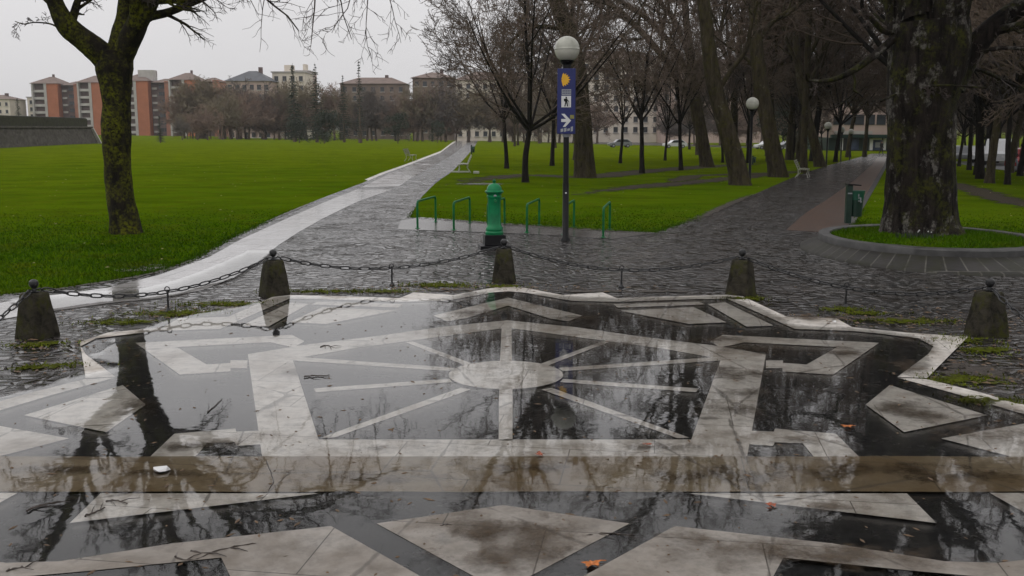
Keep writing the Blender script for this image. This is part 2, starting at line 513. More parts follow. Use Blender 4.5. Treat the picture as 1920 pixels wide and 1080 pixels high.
# ------------------------------------------------------------------ light
w = bpy.data.worlds.new('World')
S.world = w
w.use_nodes = True
nt = w.node_tree
nt.nodes.clear()
wo = nt.nodes.new('ShaderNodeOutputWorld')
bg = nt.nodes.new('ShaderNodeBackground')
sky = nt.nodes.new('ShaderNodeTexSky')
sky.sky_type = 'NISHITA'
sky.sun_disc = False
SUN_EL, SUN_AZ = math.radians(52), math.radians(-120)
sky.sun_elevation = SUN_EL
sky.sun_rotation = SUN_AZ
hs = nt.nodes.new('ShaderNodeHueSaturation')
hs.inputs['Saturation'].default_value = 0.12
nt.links.new(sky.outputs[0], hs.inputs['Color'])
tc = nt.nodes.new('ShaderNodeTexCoord')
sx = nt.nodes.new('ShaderNodeSeparateXYZ')
nt.links.new(tc.outputs['Generated'], sx.inputs[0])
rp = nt.nodes.new('ShaderNodeValToRGB')
el = rp.color_ramp.elements
K = 1.0
stops = [(0.0, 0.68), (0.12, 0.78), (0.26, 1.22), (0.44, 0.92), (1.0, 1.06)]
el.new(0.12); el.new(0.26); el.new(0.44)
for e, (p, v) in zip(el, stops):
    e.position = p
    e.color = (v * 1.0 * K, v * 0.985 * K, v * 1.0 * K, 1)
nt.links.new(sx.outputs[2], rp.inputs[0])
cn = nt.nodes.new('ShaderNodeTexNoise')
cn.inputs['Scale'].default_value = 2.2
cn.inputs['Detail'].default_value = 5
nt.links.new(tc.outputs['Generated'], cn.inputs['Vector'])
cr = nt.nodes.new('ShaderNodeMapRange')
cr.inputs['To Min'].default_value = 0.93 * 10
cr.inputs['To Max'].default_value = 1.07 * 10
nt.links.new(cn.outputs[0], cr.inputs[0])
vm = nt.nodes.new('ShaderNodeVectorMath')
vm.operation = 'SCALE'
nt.links.new(rp.outputs[0], vm.inputs[0])
nt.links.new(cr.outputs[0], vm.inputs['Scale'])
mx = nt.nodes.new('ShaderNodeMix')
mx.data_type = 'RGBA'
mx.inputs[0].default_value = 0.06
nt.links.new(vm.outputs[0], mx.inputs[6])
nt.links.new(hs.outputs[0], mx.inputs[7])
nt.links.new(mx.outputs[2], bg.inputs[0])
bg.inputs[1].default_value = 0.1
nt.links.new(bg.outputs[0], wo.inputs[0])
sl = bpy.data.lights.new('sun', 'SUN')
sl.energy = 0.5
sl.angle = math.radians(60)
sl.color = (1.0, 0.97, 0.93)
so = bpy.data.objects.new('sun', sl)
COL.objects.link(so)
sd = Vector((math.cos(SUN_EL) * math.sin(SUN_AZ), math.cos(SUN_EL) * math.cos(SUN_AZ), math.sin(SUN_EL)))
so.rotation_euler = (-sd).to_track_quat('-Z', 'Y').to_euler()
S.view_settings.view_transform = 'Standard'
S.view_settings.look = 'None'
S.view_settings.exposure = 0.0
S.view_settings.gamma = 1.0
S.render.engine = 'CYCLES'
S.cycles.max_bounces = 7
S.cycles.transparent_max_bounces = 24
S.cycles.use_denoising = True
S.cycles.denoiser = 'OPENIMAGEDENOISE'
S.cycles.denoising_input_passes = 'RGB_ALBEDO_NORMAL'
S.cycles.denoising_prefilter = 'ACCURATE'
S.cycles.caustics_reflective = False
S.cycles.caustics_refractive = False

S.cycles.volume_bounces = 0
hb = bpy.data.meshes.new('haze')
x_ = 2600.0
hb.from_pydata([(-x_, -80, -4.2), (x_, -80, -4.2), (x_, x_, -4.2), (-x_, x_, -4.2), (-x_, -80, 42), (x_, -80, 42), (x_, x_, 42), (-x_, x_, 42)], [],
               [(0, 3, 2, 1), (4, 5, 6, 7), (0, 1, 5, 4), (1, 2, 6, 5), (2, 3, 7, 6), (3, 0, 4, 7)])
hz = NT('damp_air')
pv = hz.n('VolumePrincipled', {'Color': (0.93, 0.93, 0.95), 'Density': 0.00017, 'Anisotropy': 0.0})
hz.t.links.new(pv.outputs[0], hz.out.inputs['Volume'])
hb.materials.append(hz.mat)
ho = link('haze', hb)
ho['kind'] = 'stuff'

# ------------------------------------------------------------------ ground sheets
def sheet(name, poly, h, mat, kind='structure', smooth=False):
    """flat sheet over the folded ground, h above it; poly is a list of (x, y)"""
    bm = bmesh.new()
    vs = [bm.verts.new((p[0], p[1], 0)) for p in poly]
    bm.faces.new(vs)
    bmesh.ops.triangulate(bm, faces=bm.faces[:], ngon_method='EAR_CLIP')
    n = Vector((GX, GY, 0)).normalized()
    L = math.hypot(GX, GY)
    for c in (GC, GC + GM):
        co = n * (c / L)
        bmesh.ops.bisect_plane(bm, geom=bm.verts[:] + bm.edges[:] + bm.faces[:], plane_co=co, plane_no=n, dist=1e-5)
    for v in bm.verts:
        v.co.z = zg(v.co.x, v.co.y) + h
    bmesh.ops.recalc_face_normals(bm, faces=bm.faces)
    for f in bm.faces:
        if f.normal.z < 0: f.normal_flip()
    me = bpy.data.meshes.new(name)
    bm.to_mesh(me)
    bm.free()
    me.materials.append(mat)
    o = link(name, me)
    if kind: o['kind'] = kind
    return o


def px(*pts):
    return [tuple(at(*p)[:2]) for p in pts]


def inside(poly, X, Y):
    P = np.array([(p[0], p[1]) for p in poly])
    X, Y = np.asarray(X, float), np.asarray(Y, float)
    c = np.zeros(X.shape, bool)
    n = len(P)
    for i in range(n):
        x1, y1 = P[i]
        x2, y2 = P[(i + 1) % n]
        if y1 == y2: continue
        m = ((y1 > Y) != (y2 > Y)) & (X < (x2 - x1) * (Y - y1) / (y2 - y1) + x1)
        c ^= m
    return c


def seg_dist(poly, X, Y):
    P = np.array([(p[0], p[1]) for p in poly])
    X, Y = np.asarray(X, float), np.asarray(Y, float)
    d = np.full(X.shape, 1e9)
    for i in range(len(P)):
        a, b = P[i], P[(i + 1) % len(P)]
        ab = b - a
        t = np.clip(((X - a[0]) * ab[0] + (Y - a[1]) * ab[1]) / (ab @ ab + 1e-12), 0, 1)
        d = np.minimum(d, np.hypot(X - a[0] - t * ab[0], Y - a[1] - t * ab[1]))
    return d


def soft_blob(name, blobs, h, mat, kind='stuff', n=14):
    """ragged ground patches: (cx, cy, rx, ry, turn) ellipses, spread value 1 in the middle and 0 at the rim"""
    vs, fs, lv = [], [], []
    for (cx, cy, rx, ry, a) in blobs:
        b0 = len(vs)
        for j in range(n + 1):
            for i in range(n + 1):
                u, v = 2 * i / n - 1, 2 * j / n - 1
                x = cx + u * rx * math.cos(a) - v * ry * math.sin(a)
                y = cy + u * rx * math.sin(a) + v * ry * math.cos(a)
                vs.append((x, y, zg(x, y) + h))
                lv.append(max(-0.4, 1.0 - math.hypot(u, v)))
        for j in range(n):
            for i in range(n):
                k = b0 + j * (n + 1) + i
                fs.append((k, k + 1, k + n + 2, k + n + 1))
        h += 0.0004
    me = bpy.data.meshes.new(name)
    me.from_pydata(vs, [], fs)
    at_ = me.attributes.new('level', 'FLOAT', 'POINT')
    at_.data.foreach_set('value', lv)
    me.materials.append(mat)
    o = link(name, me)
    o['kind'] = kind
    return o


def soft_strip(name, lines, h, mat, kind='structure'):
    vs, fs, lv = [], [], []
    for (pts, wd) in lines:
        b0 = len(vs)
        pts = [Vector((p[0], p[1], 0)) for p in pts]
        dense = []
        for a, b in zip(pts, pts[1:]):
            k = max(1, int((b - a).length / 1.5))
            dense += [a.lerp(b, i / k) for i in range(k)]
        dense.append(pts[-1])
        N = len(dense)
        for i, p in enumerate(dense):
            t = (dense[min(i + 1, N - 1)] - dense[max(i - 1, 0)]).normalized()
            q = Vector((-t.y, t.x, 0))
            e = min(1.0, 3.0 * min(i, N - 1 - i) / N + 0.25)
            for k in range(5):
                s = (k - 2) / 2
                r = p + q * s * wd
                vs.append((r.x, r.y, zg(r.x, r.y) + h))
                lv.append((1 - abs(s)) * 1.1 * e)
        for i in range(N - 1):
            for k in range(4):
                a = b0 + i * 5 + k
                fs.append((a, a + 1, a + 6, a + 5))
        h += 0.0006
    me = bpy.data.meshes.new(name)
    me.from_pydata(vs, [], fs)
    at_ = me.attributes.new('level', 'FLOAT', 'POINT')
    at_.data.foreach_set('value', lv)
    me.materials.append(mat)
    o = link(name, me)
    o['kind'] = kind
    return o


R0 = 2500
big = [(-R0, -60), (R0, -60), (R0, R0), (-R0, R0)]
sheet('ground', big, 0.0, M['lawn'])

LEFT_EDGE = px((-260, 592), (-80, 567), (0, 553), (110, 541), (250, 519), (300, 508), (360, 487), (425, 450), (520, 407), (600, 373), (680, 343), (760, 312), (830, 285), (852, 268), (866, 256))
WEDGE_L = px((898, 256), (890, 275), (876, 292), (848, 322), (815, 345), (790, 370), (768, 408))
WEDGE_B = px((768, 408), (840, 413), (930, 420), (1050, 428), (1150, 434), (1228, 436))
WEDGE_R = px((1228, 436), (1320, 406), (1420, 362), (1500, 327), (1560, 308), (1600, 298), (1634, 288))
RIGHT_E = px((1672, 288), (1664, 310), (1645, 345), (1622, 385), (1600, 425))
pave = [(-30, 1.0)] + [(-30, LEFT_EDGE[0][1] - 0.5)] + LEFT_EDGE + WEDGE_L[:-1] + WEDGE_B + WEDGE_R[1:] + RIGHT_E + px((1700, 445), (1880, 445), (2050, 440), (2400, 440)) + [(34, 17), (34, 1.0)]
sheet('cobbled_pavement', pave, 0.006, M['cobble'])
# pale slab lane along the left path
sl_l = px((-300, 612), (-100, 584), (60, 560), (200, 541), (300, 516), (392, 483), (455, 448), (545, 407), (622, 374), (668, 356))
sl_r = px((735, 356), (672, 378), (610, 408), (560, 436), (523, 460), (485, 490), (440, 520), (380, 545), (300, 560), (200, 570), (60, 590), (-100, 618), (-300, 660))
sheet('slab_lane', sl_l + sl_r, 0.010, M['slab'])
sheet('slab_lane', px((676, 352), (745, 320), (820, 291), (845, 272), (866, 258), (884, 258), (868, 275), (846, 292), (800, 318), (748, 350)), 0.0105, M['slab'])
sheet('brick_lane', px((1474, 432), (1500, 408), (1550, 375), (1600, 340), (1634, 310), (1645, 295), (1662, 295), (1656, 318), (1630, 360), (1606, 395), (1588, 428), (1540, 436)), 0.010, M['brick'])
sheet('kerb_strip', px((1664, 292), (1671, 292), (1664, 310), (1645, 345), (1622, 385), (1602, 421), (1590, 421), (1612, 384), (1636, 345), (1657, 310)), 0.0145, M['kerb'])
sheet('kerb_strip', px((866, 256), (852, 268), (830, 285), (760, 312), (690, 339), (684, 337), (756, 310), (827, 283), (849, 266), (863, 256)), 0.0095, M['inlay'])
sheet('rack_pad', px((752, 414), (790, 408), (930, 418), (1150, 432), (1232, 437), (1150, 449), (1000, 440), (850, 434), (745, 431)), 0.0115, M['pad'])
sheet('far_road', [tuple(at(1000, 262)[:2]), tuple(at(1250, 268)[:2]), (60, 175), (140, 150), (170, 175), (70, 205), (20, 250)], 0.012, M['asphalt'])
# worn tracks over the middle lawn, bare spots
soft_strip('worn_track', [
    (px((835, 352), (905, 336), (980, 328), (1100, 333), (1200, 322), (1330, 312), (1450, 306)), 1.9),
    (px((1030, 372), (1180, 352), (1320, 340), (1450, 326), (1520, 318)), 1.3),
    (px((1780, 340), (1850, 365), (1980, 400)), 1.1),
    (px((1500, 322), (1300, 330), (1250, 345)), 1.0),
], 0.008, M['dirt'])
c = at(300, 503)
soft_blob('mud', [(c.x, c.y, 1.1, 0.7, 0.3), (at(900, 345).x, at(900, 345).y, 1.8, 1.2, 0)], 0.009, M['mud'])

# ------------------------------------------------------------------ mosaic
AX = -0.05          # the emblem is symmetric about x = AX


def mir(poly):
    return [(2 * AX - x, y) for x, y in reversed(poly)]


slate_r = px((950, 547), (1078, 561), (1155, 566), (1372, 561), (1490, 616), (1600, 620), (1715, 632), (1750, 650), (1738, 690), (1690, 714), (1920, 772))
slate_r += [(9.5, 6.6), (9.5, 2.0)]
slate = slate_r + mir(slate_r)
sheet('mosaic_pavement', slate, 0.012, M['slate'])

inl, wide = [], []          # right-hand half, mirrored below
half = [
    # frame: right band, top right band
    [(1296, 828), (1352, 675), (1436, 667), (1400, 863)],
    [(945.5, 603), (1080, 616), (1190, 632), (1335, 650), (1437, 667), (1352, 676), (1240, 656), (1100, 637), (945.5, 617)],
    [(945.5, 828), (1297, 828), (1401, 863), (945.5, 863)],
    # rays
    [(1009, 687), (1128, 643), (1142, 644), (1026, 689)],
    [(1046, 693), (1350, 672), (1352, 679), (1056, 699)],
    [(1050, 720), (1056, 714), (1310, 732), (1305, 739)],
    [(1015, 734), (1035, 731), (1292, 825), (1270, 826)],
    # upper bracket
    [(1355, 631), (1648, 646), (1562, 706), (1467, 700), (1467, 694), (1436, 694), (1436, 679), (1468, 679), (1468, 684), (1512, 687), (1570, 654), (1395, 645), (1350, 655), (1331, 643)],
    # lower bracket
    [(1408, 812), (1451, 814), (1453, 808), (1567, 818), (1612, 863), (1527, 863), (1505, 836), (1453, 834), (1449, 841), (1405, 838)],
    # diamonds and triangles
    [(1623, 763), (1668, 726), (1850, 783), (1695, 815)],
    [(1764, 827), (1925, 798), (2100, 864), (1905, 864)],
    # outer border, lower limb and upper limb
    [(1682, 712), (1738, 715), (1830, 738), (1925, 765), (2150, 840), (2150, 870), (1925, 783), (1800, 745)],
    [(1682, 711), (1740, 668), (1750, 653), (1722, 638), (1650, 629), (1600, 624), (1490, 620), (1363, 563), (1300, 564), (1157, 569), (1072, 567), (980, 551), (945.5, 549), (945.5, 539), (992, 544), (1055, 556), (1130, 551), (1157, 562), (1240, 559), (1385, 555), (1475, 597), (1568, 600), (1598, 617), (1700, 627), (1815, 635), (1738, 713)],
    # chevron
    [(945.5, 561), (1092, 595), (1065, 606), (1030, 600), (945.5, 576)],
    # line, parallelogram, triangle
    [(1150, 573), (1310, 569), (1322, 574), (1158, 580)],
    [(1326, 573), (1360, 570), (1450, 614), (1400, 616)],
    [(1163, 586), (1300, 579), (1362, 608), (1292, 611)],
    # below the band
    [(1290, 932), (1700, 932), (1755, 988)],
    [(1855, 931), (2080, 931), (2200, 1070), (1975, 1000)],
    [(945.5, 958), (1180, 993), (945.5, 1122)],
    [(1060, 1112), (1265, 998), (1470, 1021), (1560, 1031), (1770, 1065), (1870, 1068), (1990, 1054), (2200, 1030), (2200, 1100), (1900, 1100), (1700, 1082), (1468, 1058), (1440, 1112)],
]
HALF = [[(AX if abs(p[0] - 945.5) < 0.1 else at(*p).x, at(*p).y) for p in q] for q in half]
for q in HALF:
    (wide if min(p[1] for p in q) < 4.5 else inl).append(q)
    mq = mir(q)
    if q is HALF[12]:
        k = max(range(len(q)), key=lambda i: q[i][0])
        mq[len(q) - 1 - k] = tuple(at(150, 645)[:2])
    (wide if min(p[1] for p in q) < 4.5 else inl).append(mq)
inl.append(px((937, 690), (941, 612), (959, 612), (960, 690)))
inl.append(px((936, 730), (935, 830), (961, 830), (961, 730)))
cc = ((at(841, 708).x + at(1056, 708).x) / 2, (at(948, 681).y + at(948, 735).y) / 2)
inl.append([(cc[0] + 0.512 * math.cos(2 * PI * k / 56), cc[1] + 0.512 * math.sin(2 * PI * k / 56)) for k in range(56)])


def inlay(name, polys, h, mat, step=0.00025):
    bm = bmesh.new()
    for i, q in enumerate(polys):
        vs = [bm.verts.new((p[0], p[1], h + i * step)) for p in q]
        f = bm.faces.new(vs)
        f.normal_update()
        if f.normal.z < 0: f.normal_flip()
    bmesh.ops.triangulate(bm, faces=bm.faces[:], ngon_method='EAR_CLIP')
    me = bpy.data.meshes.new(name)
    bm.to_mesh(me)
    bm.free()
    me.materials.append(mat)
    o = link(name, me)
    o['kind'] = 'structure'
    return o


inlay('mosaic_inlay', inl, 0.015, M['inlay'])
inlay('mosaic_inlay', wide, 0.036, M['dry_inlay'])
ya, yb = at(960, 863).y, at(960, 930).y
xs = np.arange(-9.4, 9.41, 0.11)
lo_ = [(x, yb + 0.012 * mnoise.noise(Vector((x * 1.7, 0, 0))) + 0.008 * mnoise.noise(Vector((x * 9, 3, 0)))) for x in xs]
hi_ = [(x, ya + 0.012 * mnoise.noise(Vector((x * 1.7, 7, 0))) + 0.008 * mnoise.noise(Vector((x * 9, 9, 0)))) for x in xs[::-1]]
inlay('mosaic_band', [lo_ + hi_], 0.028, M['band'])

# ------------------------------------------------------------------ rain water
wet = [px((-400, 800), (0, 752), (150, 712), (225, 690), (180, 668), (215, 640), (320, 606), (430, 582), (545, 560), (650, 564), (770, 570), (835, 560), (900, 549), (1080, 559), (1160, 563), (1370, 559), (1490, 616), (1600, 621), (1715, 633), (1752, 650), (1738, 690), (1690, 714), (1925, 778), (2200, 860), (2200, 945), (2300, 1300), (-500, 1300), (-400, 1000)),
       px((20, 566), (150, 553), (260, 546), (330, 530), (430, 490), (500, 455), (520, 470), (440, 524), (330, 556), (200, 570), (60, 588))]
x0, x1, y0, y1, st = -8.0, 8.6, 2.6, 17.5, 0.09
nx, ny = int((x1 - x0) / st), int((y1 - y0) / st)
gx, gy = np.meshgrid(np.linspace(x0, x1, nx), np.linspace(y0, y1, ny))
lev = np.full(gx.shape, -1.0)
for q, wd in zip(wet, (0.5, 0.22)):
    d = seg_dist(q, gx, gy) * np.where(inside(q, gx, gy), 1, -1)
    lev = np.maximum(lev, 0.5 + np.clip(d / wd, -1, 1) * 0.75)
vs = np.stack([gx.ravel(), gy.ravel(), np.full(gx.size, 0.034)], 1)
ii = np.arange(nx * ny).reshape(ny, nx)
fq = np.stack([ii[:-1, :-1], ii[:-1, 1:], ii[1:, 1:], ii[1:, :-1]], -1).reshape(-1, 4)
lf = lev.ravel()
keep = (lf[fq].max(1) > -0.2)
fq = fq[keep]
me = bpy.data.meshes.new('water')
me.from_pydata(vs.tolist(), [], fq.tolist())
a_ = me.attributes.new('level', 'FLOAT', 'POINT')
a_.data.foreach_set('value', lf)
me.materials.append(M['water'])
wo_ = link('water', me)
wo_['kind'] = 'structure'
bm = bmesh.new(); bm.from_mesh(me)
bmesh.ops.delete(bm, geom=[v for v in bm.verts if not v.link_faces], context='VERTS')
bm.to_mesh(me); bm.free()


def blob_px(*items):
    out = []
    for (x, y, w_, d_, *a) in items:
        c = at(x, y)
        out.append((c.x, c.y, w_, d_, a[0] if a else 0.0))
    return out


MOSS = blob_px((825, 536, 0.75, 0.35), (720, 548, 0.7, 0.2), (600, 548, 0.9, 0.22), (420, 572, 0.9, 0.3), (330, 590, 0.9, 0.3), (230, 606, 0.7, 0.25), (90, 690, 0.62, 0.20, 0.3),
                            (70, 648, 0.5, 0.22), (1790, 640, 0.5, 0.3), (1800, 715, 0.55, 0.35), (1850, 755, 0.5, 0.2), (1700, 605, 0.8, 0.25), (1580, 582, 0.5, 0.2),
                            (945, 540, 0.5, 0.2), (1390, 562, 0.5, 0.2), (1620, 590, 0.6, 0.2), (1850, 660, 0.4, 0.3))
soft_blob('moss', MOSS, 0.017, M['moss'])
soft_blob('silt', blob_px((1385, 705, 0.55, 0.45), (1360, 770, 0.5, 0.35, 0.3), (1430, 660, 0.6, 0.35), (1700, 775, 0.45, 0.55), (1590, 665, 0.5, 0.4), (1400, 740, 0.4, 0.2), (250, 770, 0.3, 0.4),
                             (360, 842, 0.5, 0.16), (1230, 845, 0.6, 0.1), (720, 845, 0.5, 0.1), (560, 700, 0.3, 0.4), (1150, 650, 0.6, 0.25), (1330, 640, 0.7, 0.3), (700, 655, 0.6, 0.2), (1520, 600, 0.7, 0.3),
                             (1080, 600, 0.5, 0.25), (900, 590, 0.5, 0.25), (1700, 640, 0.6, 0.3), (1720, 700, 0.3, 0.6), (1850, 820, 0.6, 0.4), (1500, 830, 0.4, 0.15), (1560, 960, 0.5, 0.12)), 0.0272, M['silt'], n=10)
soft_blob('silt', blob_px((1010, 1020, 0.55, 0.45), (900, 1000, 0.5, 0.35), (1380, 1045, 0.7, 0.4), (1620, 1060, 0.8, 0.2), (960, 1060, 0.5, 0.3)), 0.0475, M['silt'], n=10)
soft_blob('silt', blob_px((300, 895, 0.5, 0.2), (700, 905, 0.7, 0.2), (1000, 885, 0.5, 0.2), (1350, 900, 0.8, 0.25), (1620, 890, 1.0, 0.3), (1800, 900, 0.7, 0.2), (120, 890, 0.6, 0.15)), 0.0292, M['silt'], n=10)
soft_blob('mud', blob_px((560, 552, 0.9, 0.3), (860, 545, 0.9, 0.28), (1100, 548, 0.9, 0.2), (1250, 548, 0.8, 0.2), (440, 580, 0.8, 0.3), (1640, 600, 1.1, 0.4), (1830, 700, 0.7, 0.8)), 0.0155, M['mud'])

# grass blades over the near lawns, thick along the edges of the paving
lawn_l = LEFT_EDGE + [(-22, 60), (-40, 30), (-22, LEFT_EDGE[0][1] - 0.2)]
lawn_m = WEDGE_L[2:-1] + WEDGE_B + WEDGE_R[1:5]
lawn_r = [tuple(p) for p in RIGHT_E[1:]] + px((1700, 444), (1880, 444), (2100, 440), (2100, 330))


def blades(name, areas, n, mat, hgt=0.05):
    P = []
    for poly, share, near in areas:
        q = np.array([(p[0], p[1]) for p in poly])
        lo, hi = q.min(0), q.max(0)
        hi[1] = min(hi[1], near)
        m = int(n * share)
        got = []
        cnt = 0
        while cnt < m:
            X = RNG.uniform(lo[0], hi[0], 40000)
            Y = lo[1] + (hi[1] - lo[1]) * RNG.uniform(0, 1, 40000) ** 1.7
            k = inside(poly, X, Y) & (np.abs(X) < (0.58 + 0.34 * RNG.uniform(0, 1, 40000) ** 2) * Y + 1.0)
            X, Y = X[k], Y[k]
            got.append(np.stack([X, Y], 1)); cnt += len(X)
        g = np.concatenate(got)[:m]
        # a ragged fringe along the edge
        e = []
        for a, b in zip(q, np.roll(q, -1, 0)):
            if np.linalg.norm(a - b) < 9 and min(a[1], b[1]) < 30:
                k = int(np.linalg.norm(a - b) * 260)
                t = RNG.uniform(0, 1, (k, 1))
                e.append(a + (b - a) * t + RNG.normal(0, 0.05, (k, 2)))
        P.append(g)
        if e: P.append(np.concatenate(e))
    P = np.concatenate(P)
    N = len(P)
    k = RNG.uniform(0, 1, N) < np.clip((30 - P[:, 1]) / 14, 0, 1) ** 1.3
    P = P[k]; N = len(P)
    z = np.array([zg(x, y) for x, y in P])
    h = hgt * RNG.uniform(0.4, 1.2, N) * np.clip((34 - P[:, 1]) / 16, 0.3, 1)
    wd = 0.006 + 0.0005 * P[:, 1]
    a = RNG.uniform(0, 2 * PI, N)
    l = RNG.normal(0, 0.5, (N, 2)) * h[:, None]
    v = np.empty((N, 3, 3))
    dx, dy = np.cos(a) * wd, np.sin(a) * wd
    v[:, 0] = np.stack([P[:, 0] - dx, P[:, 1] - dy, z - 0.004], 1)
    v[:, 1] = np.stack([P[:, 0] + dx, P[:, 1] + dy, z - 0.004], 1)
    v[:, 2] = np.stack([P[:, 0] + l[:, 0], P[:, 1] + l[:, 1], z + h], 1)
    return mesh_np(name, v.reshape(-1, 3), np.arange(3 * N).reshape(-1, 3), mat)


def mesh_np(name, V, F, mats, mi=None, smooth=False):
    me = bpy.data.meshes.new(name)
    V = np.asarray(V, np.float32); F = np.asarray(F, np.int32)
    nf, k = F.shape
    me.vertices.add(len(V)); me.vertices.foreach_set('co', V.ravel())
    me.loops.add(nf * k); me.loops.foreach_set('vertex_index', F.ravel())
    me.polygons.add(nf)
    me.polygons.foreach_set('loop_start', np.arange(0, nf * k, k, dtype=np.int32))
    try:
        me.polygons.foreach_set('loop_total', np.full(nf, k, np.int32))
    except Exception:
        pass
    for m in (mats if isinstance(mats, (list, tuple)) else [mats]):
        me.materials.append(m)
    if mi is not None: me.polygons.foreach_set('material_index', np.asarray(mi, np.int32))
    me.polygons.foreach_set('use_smooth', np.full(nf, smooth))
    me.update(calc_edges=True)
    me.validate()
    return me


def tufts(blobs, n, mat):
    V = []
    for (cx, cy, rx, ry, a) in blobs:
        for _ in range(int(n * rx * ry / 0.2)):
            u, v = np.clip(RNG.normal(0, 0.42, 2), -1, 1)
            x = cx + u * rx * math.cos(a) - v * ry * math.sin(a); y = cy + u * rx * math.sin(a) + v * ry * math.cos(a)
            if mnoise.noise(Vector((x * 5, y * 5, 0))) < -0.05: continue
            h = RNG.uniform(0.008, 0.035); w_ = RNG.uniform(0, 6.28)
            dx, dy = 0.009 * math.cos(w_), 0.009 * math.sin(w_)
            V += [(x - dx, y - dy, 0.012), (x + dx, y + dy, 0.012), (x + RNG.normal(0, 0.014), y + RNG.normal(0, 0.014), 0.016 + h)]
    o = link('moss_tufts', mesh_np('moss_tufts', V, np.arange(len(V)).reshape(-1, 3), mat)); o['kind'] = 'stuff'


tufts(MOSS, 420, M['moss_blade'])
soft_strip('mud', [(px((0, 556), (110, 543), (250, 521), (300, 510), (360, 489), (425, 452)), 0.14), (px((440, 443), (520, 408), (600, 374)), 0.09),
                   (px((770, 409), (840, 414), (930, 421), (1050, 429), (1150, 435), (1226, 437)), 0.28), (px((1230, 436), (1320, 406), (1420, 362)), 0.3)], 0.0135, M['mud'], 'stuff')
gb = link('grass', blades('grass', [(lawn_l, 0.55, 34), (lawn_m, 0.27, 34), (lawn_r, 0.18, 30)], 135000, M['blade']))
gb['kind'] = 'stuff'

# ------------------------------------------------------------------ trees
def nrm(v):
    return v / (np.linalg.norm(v) + 1e-12)


class Skel:
    def __init__(s, seed):
        s.r = np.random.default_rng(seed)
        s.limbs = []     # (pts, radii, level)

    def branch(s, p, d, L, r, lev, P):
        R = s.r
        n = P['n'][lev]
        st = L / (n - 1)
        pts = [np.array(p, float)]
        d = nrm(np.array(d, float))
        rad = [r]
        tip = P['tip'][lev]
        for i in range(1, n):
            d = nrm(d + R.normal(0, P['wand'][lev], 3) + np.array([0, 0, P['up'][lev]]))
            pts.append(pts[-1] + d * st)
            rad.append(r * (1 - (1 - tip) * i / (n - 1)))
        s.limbs.append((np.array(pts), np.array(rad), lev))
        s.spawn(pts, rad, lev, L, P)

    def spawn(s, pts, rad, lev, L, P, lo=None):
        if lev >= P['lev']: return
        R = s.r
        pts = np.array(pts)
        k = P['kids'][lev]
        k = max(1, int(round(k * R.uniform(0.8, 1.2))))
        lo = P['lo'][lev] if lo is None else lo
        for j in range(k):
            t = lo + (1 - lo) * (j + R.uniform(0, 1)) / k
            f = t * (len(pts) - 1)
            i = min(int(f), len(pts) - 2)
            f -= i
            q = pts[i] * (1 - f) + pts[i + 1] * f
            d = nrm(pts[i + 1] - pts[i])
            a = nrm(np.cross(d, R.normal(0, 1, 3)))
            ang = math.radians(P['ang'][lev] * R.uniform(0.7, 1.25))
            nd = d * math.cos(ang) + a * math.sin(ang)
            rr = rad[i] * (1 - f) + rad[i + 1] * f
            s.branch(q, nd, L * P['lr'][lev] * R.uniform(0.6, 1.2) * (1.15 - 0.45 * t), max(P['rmin'], min(rr * 0.8, rr * P['rr'][lev])), lev + 1, P)


def tubes(polys, mat_of=None):
    """polys: list of (pts, radii, sides) -> verts, quads"""
    groups = {}
    for p, r, k in polys:
        groups.setdefault((len(p), k), []).append((p, r))
    V, F, off = [], [], 0
    for (n, k), L in groups.items():
        P = np.stack([a for a, _ in L])
        Rr = np.stack([b for _, b in L])
        T = np.empty_like(P)
        T[:, 1:-1] = P[:, 2:] - P[:, :-2]
        T[:, 0] = P[:, 1] - P[:, 0]
        T[:, -1] = P[:, -1] - P[:, -2]
        T /= np.linalg.norm(T, axis=2, keepdims=True) + 1e-9
        main = P[:, -1] - P[:, 0]
        ref = np.where((np.abs(main[:, 2]) > 0.8 * np.linalg.norm(main, axis=1))[:, None], np.array([1.0, 0.1, 0]), np.array([0.05, 0.1, 1.0]))[:, None, :]
        A = np.cross(T, np.broadcast_to(ref, T.shape))
        A /= np.linalg.norm(A, axis=2, keepdims=True) + 1e-9
        B = np.cross(T, A)
        q = 2 * PI * np.arange(k) / k
        ring = P[:, :, None, :] + (A[:, :, None, :] * np.cos(q)[None, None, :, None] + B[:, :, None, :] * np.sin(q)[None, None, :, None]) * Rr[:, :, None, None]
        b = len(L)
        V.append(ring.reshape(-1, 3))
        idx = np.arange(b * n * k).reshape(b, n, k) + off
        nx_ = np.roll(idx, -1, axis=2)
        F.append(np.stack([idx[:, :-1], nx_[:, :-1], nx_[:, 1:], idx[:, 1:]], -1).reshape(-1, 4))
        off += b * n * k
    if not V: return np.zeros((0, 3)), np.zeros((0, 4), int)
    return np.concatenate(V), np.concatenate(F)


def catmull(pts, vals, m):
    pts = [np.array(p, float) for p in pts]
    n = len(pts)
    out, ov = [], []
    for i in range(n - 1):
        p0, p1, p2, p3 = pts[max(i - 1, 0)], pts[i], pts[i + 1], pts[min(i + 2, n - 1)]
        for j in range(m):
            t = j / m
            out.append(0.5 * ((2 * p1) + (-p0 + p2) * t + (2 * p0 - 5 * p1 + 4 * p2 - p3) * t * t + (-p0 + 3 * p1 - 3 * p2 + p3) * t ** 3))
            ov.append(vals[i] * (1 - t) + vals[i + 1] * t)
    out.append(pts[-1]); ov.append(vals[-1])
    return np.array(out), np.array(ov)


